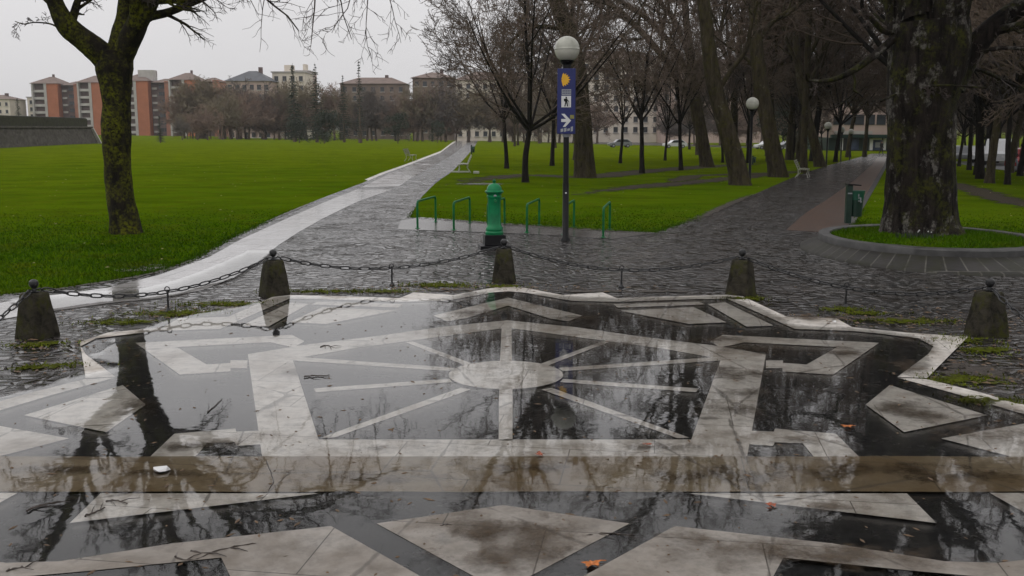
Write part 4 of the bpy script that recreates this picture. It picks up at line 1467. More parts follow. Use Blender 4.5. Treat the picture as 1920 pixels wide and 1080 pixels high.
# ------------------------------------------------------------------ bollards and chains
cx0, cy0 = cc
bol = [at(71, 632), at(515, 555), at(945, 528), at(1389, 554), at(1849, 629)]
ang0 = math.radians(162)
extra_b = [Vector((cx0 + 5.3 * math.cos(math.radians(198)), cy0 + 5.3 * math.sin(math.radians(198)), 0)),
           Vector((cx0 + 5.3 * math.cos(math.radians(-18)), cy0 + 5.3 * math.sin(math.radians(-18)), 0))]


def bollard(p, label, turn, dark=1.0):
    root = empty('stone_bollard', (p.x, p.y, 0.006), turn)
    mb = MB()
    h = 0.475
    b, t = 0.175, 0.112
    ring = []
    for z, s in ((-0.02, b), (0.15, b * 0.885), (0.32, b * 0.755), (h - 0.018, t), (h, t * 0.86)):
        ring.append((z, s))
    vs, fs = [], []
    n = 24
    for z, s in ring:
        for k in range(n):
            q = 2 * PI * k / n
            c_, s_ = math.cos(q), math.sin(q)
            e = 0.30
            x = math.copysign(abs(c_) ** e, c_) * s
            y = math.copysign(abs(s_) ** e, s_) * s
            j = 1 + 0.05 * mnoise.noise(Vector((x * 14 + p.x * 3, y * 14, z * 9))) - 0.10 * max(0, mnoise.noise(Vector((x * 22 + p.x * 5, y * 22, z * 22))) - 0.25)
            vs.append((x * j, y * j, z))
    for i in range(len(ring) - 1):
        for k in range(n):
            fs.append((i * n + k, i * n + (k + 1) % n, (i + 1) * n + (k + 1) % n, (i + 1) * n + k))
    fs.append(tuple((len(ring) - 1) * n + k for k in range(n)))
    mb.add(vs, fs, True)
    mb.build('stone_post', M['bollard'], root, sharp=50)
    mb = MB()
    mb.lathe([(0.045, h - 0.002), (0.05, h + 0.012), (0.024, h + 0.022), (0.020, h + 0.045), (0.03, h + 0.052), (0.043, h + 0.072), (0.05, h + 0.095), (0.043, h + 0.122), (0.024, h + 0.138), (0.004, h + 0.143)], n=18)
    mb.build('iron_knob', M['iron'], root)
    for a in (0, PI):
        m = MB()
        ex = Vector((math.cos(a + PI / 2), math.sin(a + PI / 2), 0))
        m.tube([ex * 0.03 + Vector((0, 0, h + 0.03)), ex * 0.075 + Vector((0, 0, h + 0.035)), ex * 0.10 + Vector((0, 0, h + 0.022)), ex * 0.095 + Vector((0, 0, h + 0.005))], 0.009, 6)
        m.build('chain_hook', M['iron'], root)
    tag(root, label, 'bollard', 'stone bollards ringed round the mosaic')
    return root


allb = [extra_b[0]] + bol + [extra_b[1]]
blabs = ['mossy stone bollard standing past the left border of the picture', 'mossy dark stone bollard nearest on the left, beside the wet slabs',
         'dark stone bollard mirrored in the puddle, second from the left', 'greenish stone bollard in the middle, in front of the green drinking fountain',
         'mossy stone bollard in front of the brick lane, second from the right', 'large dark mossy bollard nearest on the right, below the tree planter',
         'mossy stone bollard standing past the right border of the picture']
for p, l in zip(allb, blabs):
    bollard(p, l, math.atan2(p.y - cy0, p.x - cx0))

pins = {1: at(316, 586), 2: at(735, 536), 3: at(1165, 540), 4: at(1585, 578)}


def chain(a, b, pin, label):
    """sagging chain of long oval links, each turned a quarter against the next"""
    za = 0.505
    d = (b - a); d.z = 0
    L = d.length
    u = d.normalized()
    A = Vector((a.x, a.y, za)) + u * 0.10
    B = Vector((b.x, b.y, za)) - u * 0.10
    sag = 0.25
    if pin is not None:
        off = (pin - a).dot(u) / L
    pts = []
    N = 300
    for i in range(N + 1):
        t = i / N
        p = A.lerp(B, t)
        p.z -= sag * 4 * t * (1 - t)
        if pin is not None:
            w_ = math.sin(PI * t)
            q = Vector((pin.x, pin.y, 0))
            lat = q - (a + u * (q - a).dot(u)); lat.z = 0
            p += lat * w_
        pts.append(p)
    s = [0]
    for p, q in zip(pts, pts[1:]): s.append(s[-1] + (q - p).length)
    pitch = 0.142
    n = int(s[-1] / pitch)
    pitch = s[-1] / n
    mb = MB()
    j = 0
    for i in range(n):
        def loc(v):
            k = 0
            while k < N - 1 and s[k + 1] < v: k += 1
            f = (v - s[k]) / max(1e-9, s[k + 1] - s[k])
            return pts[k].lerp(pts[min(k + 1, N)], f)
        p, q = loc(i * pitch), loc((i + 1) * pitch)
        t = (q - p).normalized()
        side = t.cross(Vector((0, 0, 1))).normalized()
        upv = side.cross(t)
        ax = side if i % 2 else upv
        tw = 0.35
        ax = (ax * math.cos(tw) + t.cross(ax) * math.sin(tw))
        c = (p + q) / 2
        hl, hw = pitch * 0.5 + 0.010, 0.023
        loop = []
        for k in range(14):
            qn = 2 * PI * k / 14
            x = math.copysign(abs(math.cos(qn)) ** 0.7, math.cos(qn)) * hl
            loop.append(c + t * x + ax * math.sin(qn) * hw)
        mb.tube(loop, 0.0085, 5, closed=True)
    o = mb.build('chain', M['iron'])
    tag(o, label, 'chain', 'iron chains between the stone bollards')
    return pts


clabs = ['black iron chain running off to the left from the nearest left bollard', 'black iron chain over the wet slabs between the two left bollards',
         'black iron chain sagging over wet cobbles from the mirrored bollard to the middle one', 'black iron chain between the middle bollard and the one before the brick lane',
         'black iron chain in front of the tree planter between the two right bollards', 'black iron chain dropping off the right border from the nearest right bollard']
for i in range(6):
    a, b = allb[i].copy(), allb[i + 1].copy()
    pts = chain(a, b, pins.get(i), clabs[i])
    if i in pins:
        pn = pins[i]
        k = min(range(len(pts)), key=lambda j: (pts[j].x - pn.x) ** 2 + (pts[j].y - pn.y) ** 2)
        root = empty('chain_stake', (pn.x, pn.y, 0.006))
        mb = MB(); ztop = pts[k].z + 0.02
        mb.tube([(0, 0, -0.02), (0.0, 0, ztop * 0.6), (0.004, 0, ztop)], [0.014, 0.012, 0.013], 8)
        mb.build('rod', M['iron'], root)
        mb = MB(); mb.lathe([(0.04, -0.01), (0.038, 0.015), (0.022, 0.03), (0.016, 0.05)], n=12)
        mb.build('foot', M['iron'], root)
        mb = MB()
        mb.tube([(0.03 * math.cos(q), 0.0, ztop + 0.005 + 0.03 * math.sin(q)) for q in [2 * PI * j / 10 for j in range(10)]], 0.007, 5, closed=True)
        mb.build('ring', M['iron'], root)
        tag(root, ['', 'thin iron stake holding up the chain over the wet slabs on the left', 'thin iron stake under the chain beside green moss, left of the middle bollard',
                   'thin iron stake under the chain right of the middle bollard', 'thin iron stake under the chain in front of the tree planter'][i], 'stake', 'iron stakes carrying the chains')

# ------------------------------------------------------------------ drinking fountain
p = at(927, 466)
root = empty('drinking_fountain', (p.x, p.y, 0.006), math.radians(8))
k = p.y / FPX
mb = MB(); mb.box((0, 0, 0.03), (0.56, 0.50, 0.08)); mb.build('base_slab', M['black'], root, 0.01)
mb = MB(); mb.box((0, 0, 0.165), (0.40, 0.36, 0.19), taper=0.95); mb.build('plinth', M['black'], root, 0.008)
mb = MB()
mb.lathe([(0.165, 0.261), (0.168, 0.30), (0.15, 0.325), (0.158, 0.345), (0.156, 0.38), (0.140, 0.40), (0.128, 0.43), (0.122, 0.46), (0.120, 0.90), (0.122, 0.93), (0.135, 0.945), (0.135, 0.965), (0.124, 0.975), (0.128, 0.99), (0.15, 1.02), (0.165, 1.03)], n=40, flute=(0.45, 0.91, 0.06))
mb.build('column', M['fountain'], root, sharp=40)
mb = MB()
mb.lathe([(0.165, 1.031), (0.172, 1.045), (0.165, 1.06), (0.142, 1.068), (0.138, 1.09), (0.128, 1.125), (0.105, 1.16), (0.07, 1.185), (0.035, 1.197)], n=40)
mb.build('cap', M['fountain'], root)
mb = MB()
mb.lathe([(0.035, 1.196), (0.024, 1.21), (0.034, 1.23), (0.034, 1.245), (0.018, 1.26), (0.003, 1.275)], n=20)
mb.build('finial', M['rack'], root)
mb = MB()
mb.lathe([(0.03, -0.13), (0.036, -0.12), (0.036, -0.10), (0.028, -0.09)], (0, 0, 0.93), 16)
mb.tube([(0, -0.10, 0.90), (0, -0.17, 0.895), (0, -0.19, 0.86)], [0.022, 0.02, 0.018], 10)
mb.build('spout', M['rack'], root)
mb = MB()
mb.lathe([(0.028, 0.0), (0.03, 0.01), (0.016, 0.03)], (0, -0.128, 0.965), 12)
mb.build('push_button', M['grey'], root)
tag(root, 'green cast iron drinking fountain column with domed cap on a black plinth', 'fountain')

# ------------------------------------------------------------------ lamps and the trail sign
def lamp(px_, py_, gy_top, gy_bot, label, sticker=False, pole_r=0.052):
    p = at(px_, py_)
    t = up(px_, gy_top, p.y).z - p.z
    b = up(px_, gy_bot, p.y).z - p.z
    root = empty('street_lamp', (p.x, p.y, p.z + 0.004))
    R = (t - b) / 2 * 1.01
    mb = MB()
    mb.lathe([(pole_r * 1.7, -0.02), (pole_r * 1.7, 0.03), (pole_r * 1.12, 0.06), (pole_r * 1.1, 1.1), (pole_r, 1.15), (pole_r, b - 0.03)], n=16)
    mb.build('pole', M['black'], root, sharp=50)
    mb = MB(); mb.lathe([(pole_r * 1.05, b - 0.16), (pole_r * 1.5, b - 0.13), (pole_r * 1.5, b - 0.05), (R * 0.55, b + 0.0), (R * 0.58, b + 0.035), (R * 0.40, b + 0.05)], n=20)
    mb.build('collar', M['black'], root)
    zc = (t + b) / 2
    lo = [(R * math.cos(a), zc + R * math.sin(a)) for a in [math.radians(x) for x in range(-62, -1, 6)]]
    hi = [(R * 1.0 * math.cos(a), zc + 0.008 + R * math.sin(a)) for a in [math.radians(x) for x in range(2, 87, 6)]]
    mb = MB(); mb.lathe(lo, n=32); mb.build('globe', M['globe'], root)
    mb = MB(); mb.lathe([(R * 1.015, zc - 0.006), (R * 1.03, zc + 0.002), (R * 1.015, zc + 0.01)] + hi, n=32); mb.build('globe_cover', M['globe_top'], root)
    if sticker:
        for zz, s in ((0.94, 0.03),):
            mb = MB(); mb.box((0.0, -pole_r * 1.13, zz), (0.03, 0.004, s)); mb.build('sticker', M['white'], root)
        mb = MB(); mb.lathe([(pole_r * 1.02, 2.02), (pole_r * 1.25, 2.03), (pole_r * 1.25, 2.16), (pole_r * 1.02, 2.17)], n=16); mb.build('bracket', M['grey'], root)
        mb = MB(); mb.box((-0.075, -0.01, b - 0.14), (0.05, 0.05, 0.10)); mb.build('junction_box', M['grey'], root)
    tag(root, label, 'street lamp', 'globe street lamps')
    return root, p


lr, lp = lamp(1060, 451, 69, 117, 'tall black lamp post with white globe carrying the blue trail sign', True, 0.056)
lamp(1405, 346, 183, 207, 'second globe lamp, black pole beside the thick leaning plane tree')
lamp(1549, 312, 229, 243, 'third globe lamp along the right path, left of the shop front')
lamp(1576, 303, 238, 249, 'fourth globe lamp, short pale one just left of the shop window')
lamp(1593, 300, 242, 252, 'farthest globe lamp, whitest, in front of the shop window')

Ys = lp.y - 0.10
sgn = empty('trail_sign', up(1062, 190, Ys), math.radians(-10))
sM = sgn.matrix_basis.copy()
k = Ys / FPX * CP


def sp(x, y, d=0.0):
    """sign-face coordinates (metres from its middle) of a pixel of the photograph"""
    return Vector(((x - 1062) * k, -0.03 - d, (190 - y) * k))


mb = MB(); mb.box((0, 0, 0), (34 * k, 0.06, 120 * k)); mb.build('panel', M['sign'], sgn, 0.006)
# scallop shell: ribs fanning to the right from a rounded hinge
mb = MB()
for i in range(9):
    a = math.radians(-78 + 156 * i / 8)
    a2 = math.radians(12)
    cx_, cy_ = 1054.5, 150.5
    L = 15.5 - 2.5 * abs(i - 4) / 4
    q = [(cx_ - 2, cy_)]
    q = [(cx_ + 2 * math.cos(a + 1.5), cy_ - 2 * math.sin(a + 1.5)), (cx_ + 2 * math.cos(a - 1.5), cy_ - 2 * math.sin(a - 1.5)),
         (cx_ + L * 0.75 * math.cos(a - 0.16), cy_ - L * 0.75 * math.sin(a - 0.16)), (cx_ + L * math.cos(a), cy_ - L * math.sin(a)), (cx_ + L * 0.75 * math.cos(a + 0.16), cy_ - L * 0.75 * math.sin(a + 0.16))]
    mb.prism([sp(x, y, 0.002 + 0.0006 * i) for x, y in q], (0, -1, 0), 0.004)
mb.prism([sp(1054.5 + 8.6 * math.cos(t), 150.5 - 10.5 * math.sin(t), 0.001) for t in [math.radians(-88 + 176 * j / 16) for j in range(17)]] , (0, -1, 0), 0.003)
mb.build('scallop_shell', M['yellow'], sgn)
mb = MB(); mb.prism([sp(x, y, 0.001) for x, y in ((1053, 180), (1071, 180), (1071, 201), (1053, 201))], (0, -1, 0), 0.003)
plate = mb.build('walker_plate', M['white'], sgn)
mb = MB()
d0 = 0.005
mb.prism([sp(1062 + 1.5 * math.cos(t), 183.3 + 1.7 * math.sin(t), d0) for t in [2 * PI * j / 10 for j in range(10)]], (0, -1, 0), 0.002)
for poly in ([(1060, 185), (1064, 185), (1064.6, 192), (1060, 192)], [(1057.5, 185.6), (1060, 185.2), (1060, 190.5), (1058, 190)],
             [(1060, 192), (1062.3, 192), (1060.6, 199.5), (1058.6, 199.5)], [(1062.3, 192), (1064.6, 192), (1065.6, 199.5), (1063.6, 199.5)],
             [(1064, 186), (1067, 190), (1066.2, 190.6), (1063.8, 188.2)], [(1066.6, 189), (1067.3, 189), (1067.8, 199.5), (1067.2, 199.5)]):
    mb.prism([sp(x, y, d0 + 0.0004 * len(mb.f) / 8) for x, y in poly], (0, -1, 0), 0.002)
mb.build('walker_figure', M['black'], plate)
mb = MB(); mb.prism([sp(x, y, 0.001) for x, y in ((1053.5, 168), (1071, 168), (1071, 178.5), (1053.5, 178.5))], (0, -1, 0), 0.003)
pl2 = mb.build('text_plate', M['grey'], sgn)
mb = MB()
for r_ in range(2):
    for j in range(5):
        x = 1055 + j * 3.2
        mb.prism([sp(x, 170.2 + r_ * 4, d0), sp(x + 2.3, 170.2 + r_ * 4, d0), sp(x + 2.3, 172 + r_ * 4, d0), sp(x, 172 + r_ * 4, d0)], (0, -1, 0), 0.001)
mb.build('text_lines', M['sign'], pl2)
mb = MB(); mb.prism([sp(x, y, 0.001) for x, y in ((1053, 213), (1059, 213), (1071.5, 225.5), (1061, 237), (1056, 237), (1062.5, 228), (1053, 228), (1053, 222.5), (1062, 222.5))], (0, -1, 0), 0.003)
mb.build('arrow', M['white'], sgn)
mb = MB(); mb.prism([sp(x, y, 0.001) for x, y in ((1069.5, 215), (1077, 215), (1077, 222), (1069.5, 222))], (0, -1, 0), 0.003)
mb.build('sticker', M['leaf_ye'], sgn)
mb = MB()
for j, (x, wd, y0_, y1_) in enumerate(((1052, 5, 240, 247), (1058.5, 4.5, 238.5, 246.5), (1064.5, 5, 239.5, 245), (1071, 4, 236, 246))):
    mb.prism([sp(x, y1_, 0.001), sp(x + wd, y1_ - 1.5, 0.001), sp(x + wd, y0_, 0.001), sp(x, y0_ + 1, 0.001)], (0, -1, 0), 0.003)
mb.build('torn_lettering', M['grey'], sgn)
tag(sgn, 'narrow blue trail sign with yellow scallop shell, walker pictogram and white arrow', 'sign')

# ------------------------------------------------------------------ bicycle racks
racks = [((783, 429), (817, 417), 'leftmost green hoop rack, at the corner by the left path'), ((851, 432), (881, 419), 'second green hoop rack from the left, left of the green fountain'),
         ((915, 435), (946, 421), 'green hoop rack half hidden behind the green fountain'), ((988, 437), (1011, 423), 'green hoop rack between the fountain and the lamp post'),
         ((1057, 441), (1076, 427), 'green hoop rack half hidden behind the lamp post'), ((1131, 446), (1143, 431), 'rightmost green hoop rack, seen nearly end on')]
for f, b, lab in racks:
    a, c_ = at(*f), at(*b)
    root = empty('bike_rack', (a.x, a.y, 0.0115))
    d = c_ - a
    h = 0.60
    mb = MB()
    pts = [Vector((0, 0, -0.03)), Vector((0, 0, h - 0.09))]
    for j in range(1, 6):
        q = PI / 2 * j / 6
        pts.append(Vector((0, 0, h - 0.09)) + d.normalized() * 0.09 * (1 - math.cos(q)) + Vector((0, 0, 0.09 * math.sin(q))))
    for j in range(0, 6):
        q = PI / 2 * j / 6
        pts.append(d - d.normalized() * 0.09 * (1 - math.sin(q)) + Vector((0, 0, h - 0.09 + 0.09 * math.cos(q))))
    pts += [d + Vector((0, 0, h - 0.09)), d + Vector((0, 0, -0.03))]
    mb.tube(pts, 0.024, 10)
    mb.build('hoop', M['rack'], root)
    for q in (Vector((0, 0, 0)), d):
        m = MB(); m.lathe([(0.06, -0.005), (0.06, 0.008), (0.03, 0.014)], q, 14); m.build('foot_plate', M['rack'], root)
    tag(root, lab, 'bike rack', 'green bicycle hoops on the concrete strip')

# ------------------------------------------------------------------ litter bins
def bin_(px_, py_, label, sc=1.0, turn=0.0):
    p = at(px_, py_)
    root = empty('litter_bin', (p.x, p.y, p.z + 0.004), turn)
    root.scale = (sc,) * 3
    mb = MB(); mb.box((0, 0, 0.44), (0.135, 0.12, 0.90)); mb.build('post', M['bin'], root, 0.012)
    mb = MB(); mb.prism([(-0.075, -0.11, 0.895), (0.24, -0.11, 0.875), (0.24, -0.11, 0.900), (-0.075, -0.11, 0.925)], (0, 1, 0), 0.22); mb.build('lid', M['black'], root, 0.004)
    mb = MB()
    prof = [(0.105, 0.16), (0.115, 0.17), (0.135, 0.55), (0.15, 0.72), (0.158, 0.755), (0.148, 0.757), (0.13, 0.70), (0.12, 0.5)]
    mb.lathe(prof, (0.20, 0, 0), 22)
    bk = mb.build('basket', M['bin'], root)
    mb = MB(); mb.lathe([(0.1385, 0.55), (0.154, 0.715), (0.162, 0.75), (0.1625, 0.762), (0.150, 0.763)], (0.20, 0, 0), 22); mb.build('rim', M['bin_rim'], bk)
    mb = MB()
    for (x, z, w_, h_) in ((0.19, 0.60, 0.05, 0.02), (0.225, 0.57, 0.02, 0.08), (0.20, 0.53, 0.06, 0.018), (0.175, 0.66, 0.02, 0.06), (0.235, 0.51, 0.03, 0.03)):
        mb.box((x, -0.148, z), (w_, 0.012, h_))
    mb.build('emblem', M['grey'], bk)
    mb = MB(); mb.box((0.0, -0.066, 0.70), (0.10, 0.008, 0.03)); mb.build('label_plate', M['grey'], root)
    tag(root, label, 'litter bin')
    return root


bin_(1589, 419, 'dark green litter bin with post and lid, beside the brick lane')
bin_(884, 289, 'small dark litter bin far up the left path, on its right edge')
bin_(1411, 308, 'small green bin at the foot of the dark thin trunk behind the second lamp', 0.7)


# ------------------------------------------------------------------ benches
def bench(px_, py_, rz, label, length=1.7, sc=1.0):
    p = at(px_, py_)
    root = empty('park_bench', (p.x, p.y, p.z + 0.004), rz)
    root.scale = (sc,) * 3
    mb = MB()
    for i in range(5): mb.box((0, -0.20 + i * 0.10, 0.44 - 0.012 * abs(i - 2)), (length, 0.08, 0.035))
    mb.build('seat', M['bench'], root, 0.005)
    mb = MB()
    for i in range(4): mb.box((0, 0.27 + i * 0.045, 0.54 + i * 0.10), (length, 0.032, 0.08))
    mb.build('backrest', M['bench'], root, 0.005)
    for s in (-1, 1):
        m = MB()
        x = s * (length / 2 - 0.18)
        m.tube([(x, -0.27, 0.0), (x, -0.20, 0.22), (x, -0.24, 0.41), (x, 0.0, 0.415), (x, 0.22, 0.43), (x, 0.28, 0.55), (x, 0.43, 0.88)], 0.022, 6)
        m.tube([(x, 0.36, 0.0), (x, 0.20, 0.22), (x, 0.22, 0.43)], 0.022, 6)
        m.build('leg', M['globe_top'], root)
    tag(root, label, 'bench')
    return root


b1 = bench(869, 323, math.radians(-90 + 4), 'slatted park bench on the right edge of the left path, seen end on')
mb = MB(); c = at(862, 325); c2 = at(893, 327)
mb.box((c.x + 0.0, c.y, 0.03), (0.95, 0.25, 0.06)); mb.box((c2.x, c2.y, 0.05), (0.28, 0.3, 0.10))
mb.build('footing', M['globe_top'], None)
ft = bpy.data.objects['footing']
ft.parent = b1; ft.matrix_parent_inverse = Matrix.LocRotScale(b1.location, b1.rotation_euler, b1.scale).inverted()
bench(771, 302, math.radians(90 - 6), 'slatted park bench on the left lawn facing the left path')
bench(1506, 333, math.radians(70), 'pale park bench seen end on at the foot of the slim plane tree')
bench(856, 268, math.radians(90), 'distant park bench near the top of the left path')
bench(712, 257, 0.2, 'tiny distant bench at the back edge of the left lawn', 1.8)

# ------------------------------------------------------------------ round planter
pc = at(1742, 446, 0.27)
PX, PY = pc.x, pc.y
pr = empty('tree_planter', (PX, PY, 0.006))


def ring(prof, n=96, jit=0.0):
    m = MB()
    vs, fs = [], []
    q = len(prof)
    for k in range(n):
        a = 2 * PI * k / n
        for r, z in prof:
            fx = max(0.74, min(0.9, 0.87 - (r - 2.14) * 0.17))
            vs.append((r * fx * math.cos(a), r * math.sin(a), z + jit * mnoise.noise(Vector((math.cos(a) * 5, math.sin(a) * 5, r)))))
    for k in range(n):
        k2 = (k + 1) % n
        for i in range(q - 1):
            fs.append((k * q + i, k2 * q + i, k2 * q + i + 1, k * q + i + 1))
    m.add(vs, fs, True)
    return m


t = NT('planter_apron_stone')
p_ = t.pos(True)
sxy = t.n('SeparateXYZ', {'Vector': p_})
ang = t.math('MULTIPLY', t.math('ARCTAN2', sxy.outputs[1], sxy.outputs[0]), 3.0)
rad = t.math('SQRT', t.math('ADD', t.math('POWER', sxy.outputs[0], 2.0), t.math('POWER', sxy.outputs[1], 2.0)))
cv = t.n('CombineXYZ', {'X': ang, 'Y': t.math('MULTIPLY', rad, 1.0)})
br = t.n('TexBrick', {'Vector': cv.outputs[0], 'Color1': (0.022, 0.021, 0.021), 'Color2': (0.042, 0.039, 0.036), 'Mortar': (0.095, 0.09, 0.08), 'Scale': 1.0, 'Mortar Size': 0.015, 'Brick Width': 0.34, 'Row Height': 0.9})
nz = t.noise(p_, 3.0, 7, 0.7)
base = t.mix(t.ramp(nz, [(0.42, 0.0), (0.62, 0.85)]), br.outputs[0], (0.028, 0.028, 0.018))
t.bsdf(base, 0.55, spec=0.2, normal=t.bump(t.math('ADD', t.noise(p_, 14, 6), t.math('MULTIPLY', br.outputs[1], -0.4)), 0.4, 0.01))
ap = ring([(2.86, -0.02), (2.83, 0.03), (2.66, 0.06), (2.16, 0.19), (2.10, 0.195)]).build('apron', t.mat, pr, sharp=60)
kb = ring([(2.14, 0.15), (2.14, 0.285), (2.12, 0.305), (1.98, 0.31), (1.86, 0.305), (1.85, 0.28), (1.85, 0.15)], jit=0.01).build('kerb', M['kerb'], pr, sharp=40)
tag(pr, 'round raised planter with sloping stone apron and kerb around the big tree', 'planter')
vs, fs = [(0, 0, 0.33)], []
NR = 10
for i in range(1, NR + 1):
    for k_ in range(64):
        a = 2 * PI * k_ / 64
        r = 1.88 * i / NR
        vs.append((0.88 * r * math.cos(a), r * math.sin(a), 0.27 + 0.06 * (1 - (i / NR) ** 2) + (0.012 * mnoise.noise(Vector((r * math.cos(a) * 3, r * math.sin(a) * 3, 1))) if i < NR else -0.02)))
for k_ in range(64): fs.append((0, 1 + k_, 1 + (k_ + 1) % 64))
for i in range(NR - 1):
    for k_ in range(64):
        a_, b_ = 1 + i * 64 + k_, 1 + i * 64 + (k_ + 1) % 64
        fs.append((a_, a_ + 64, b_ + 64, b_))
m = MB(); m.add([(x + PX, y + PY, z) for x, y, z in vs], fs, True)
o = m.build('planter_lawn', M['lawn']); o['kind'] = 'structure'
Pg = []
for _ in range(9000):
    a, r = random.uniform(0, 2 * PI), 1.86 * math.sqrt(random.random())
    x, y = PX + 0.88 * r * math.cos(a), PY + r * math.sin(a)
    z = 0.27 + 0.06 * (1 - (r / 1.88) ** 2) - 0.01
    h = random.uniform(0.03, 0.075); w_ = random.uniform(0, 2 * PI)
    dx, dy = 0.012 * math.cos(w_), 0.012 * math.sin(w_)
    Pg += [(x - dx, y - dy, z), (x + dx, y + dy, z), (x + random.gauss(0, 0.025), y + random.gauss(0, 0.025), z + h)]
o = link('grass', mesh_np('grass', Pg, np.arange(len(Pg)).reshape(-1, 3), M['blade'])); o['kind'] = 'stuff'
# clump of white flowers at the foot of the big tree
f0 = at(1716, 447, 0.3)
root = empty('flower_clump', (f0.x, f0.y - 0.1, 0.315))
lv, fl = [], []
for i in range(110):
    a = random.uniform(0, 2 * PI); r = random.gauss(0, 0.16); x = r * math.cos(a) * 1.5; y = r * math.sin(a) * 0.6
    h = random.uniform(0.07, 0.16); dx = random.gauss(0, 0.04)
    lv += [(x - 0.01, y, -0.02), (x + 0.01, y, -0.02), (x + dx, y + random.gauss(0, 0.03), h)]
for i in range(5):
    x, y, z = random.gauss(0, 0.2), random.gauss(0, 0.06) - 0.05, random.uniform(0.10, 0.17)
    for j in range(5):
        a = 2 * PI * j / 5
        fl += [(x, y, z), (x + 0.013 * math.cos(a - 0.5), y - 0.008, z + 0.013 * math.sin(a - 0.5)), (x + 0.013 * math.cos(a + 0.5), y - 0.008, z + 0.013 * math.sin(a + 0.5))]
link('leaves', mesh_np('leaves', lv, np.arange(len(lv)).reshape(-1, 3), M['hedge']), root)
link('blossoms', mesh_np('blossoms', fl, np.arange(len(fl)).reshape(-1, 3), M['white']), root)
tag(root, 'small clump of white flowers at the foot of the big dark tree', 'flowers')


# ------------------------------------------------------------------ litter on the ground
def leaf(px_, py_, size, rz, mat, label, h=0.038):
    p = at(px_, py_, h)
    o = MB()
    pts = []
    n = 20
    for i in range(n):
        a = 2 * PI * i / n
        lob = 0.62 + 0.38 * abs(math.cos(2.5 * a)) if i % 2 == 0 else 0.52
        pts.append((math.cos(a) * size * lob, math.sin(a) * size * lob * 0.85, 0.004 + 0.10 * size * math.sin(a * 3 + 1) + 0.12 * size))
    fs = [(0, i + 1, (i + 1) % n + 1) for i in range(n)]
    o.add([(0, 0, 0.002)] + pts, fs)
    o.tube([(size * 0.5, 0, 0.006), (size * 1.0, 0.02, 0.004), (size * 1.4, 0.05 * size, 0.006)], 0.0025, 4)
    ob = o.build('fallen_leaf', mat)
    ob.location = (p.x, p.y, h); ob.rotation_euler = (0, 0, rz)
    tag(ob, label, 'leaf', 'fallen leaves on the mosaic')


leaf(1110, 1060, 0.062, 0.5, M['leaf_or'], 'bright orange leaf on dark stone at the bottom of the picture')
leaf(1012, 853, 0.045, 1.5, M['leaf_red'], 'russet leaf lying on the pale stone bar above the stained band')
leaf(1216, 834, 0.030, 2.5, M['leaf_red'], 'small russet leaf at the right end of the pale stone bar')
leaf(1588, 801, 0.05, 0.2, M['leaf_or'], 'pale orange leaf floating on the dark puddle on the right')
leaf(1447, 948, 0.045, 4.0, M['leaf_red'], 'red leaf at the edge of the right pale triangle below the band')
leaf(1565, 604, 0.05, 1.0, M['white'], 'pale scrap of a leaf at the back edge of the mosaic')
# white scrap
mb = MB()
vs = []
for i in range(26):
    a, b_ = random.uniform(0, 2 * PI), random.uniform(0, PI)
    vs.append((0.075 * math.cos(a) * math.sin(b_) * random.uniform(0.6, 1.1), 0.045 * math.sin(a) * math.sin(b_), 0.018 + 0.02 * math.cos(b_)))
bm = bmesh.new()
for v in vs: bm.verts.new(v)
bmesh.ops.convex_hull(bm, input=bm.verts)
bmesh.ops.delete(bm, geom=[v for v in bm.verts if not v.link_faces], context='VERTS')
me = bpy.data.meshes.new('paper_scrap'); bm.to_mesh(me); bm.free(); me.materials.append(M['white'])
o = link('paper_scrap', me); p = at(302, 884, 0.034); o.location = (p.x, p.y, 0.032); o.rotation_euler = (0, 0, 0.3)
tag(o, 'crumpled white paper scrap lying on the stained stone band on the left', 'litter')


def twig(px_pts, r, label, h=0.028, side=True):
    P_ = [at(x, y, h) for x, y in px_pts]
    root_p = P_[0]
    pts, rr = catmull([np.array(q) - np.array(root_p) for q in P_], [r * (1 - 0.5 * i / (len(P_) - 1)) for i in range(len(P_))], 5)
    pts = [Vector(q) + Vector((random.gauss(0, 0.003), random.gauss(0, 0.003), abs(random.gauss(0, 0.004)) + r * 0.7)) for q in pts]
    mb = MB(); mb.tube(pts, list(rr), 6)
    if side:
        for f in (0.35, 0.65):
            q = pts[int(f * len(pts))]
            d = (pts[-1] - pts[0]).normalized()
            s = Vector((-d.y, d.x, 0)) * random.choice((-1, 1))
            mb.tube([q, q + d * 0.04 + s * 0.03 + Vector((0, 0, 0.01)), q + d * 0.09 + s * 0.07 + Vector((0, 0, 0.004))], [r * 0.6, r * 0.45, r * 0.2], 5)
    o = mb.build('fallen_twig', M['wood']); o.location = root_p
    tag(o, label, 'twig', 'fallen twigs on the mosaic')


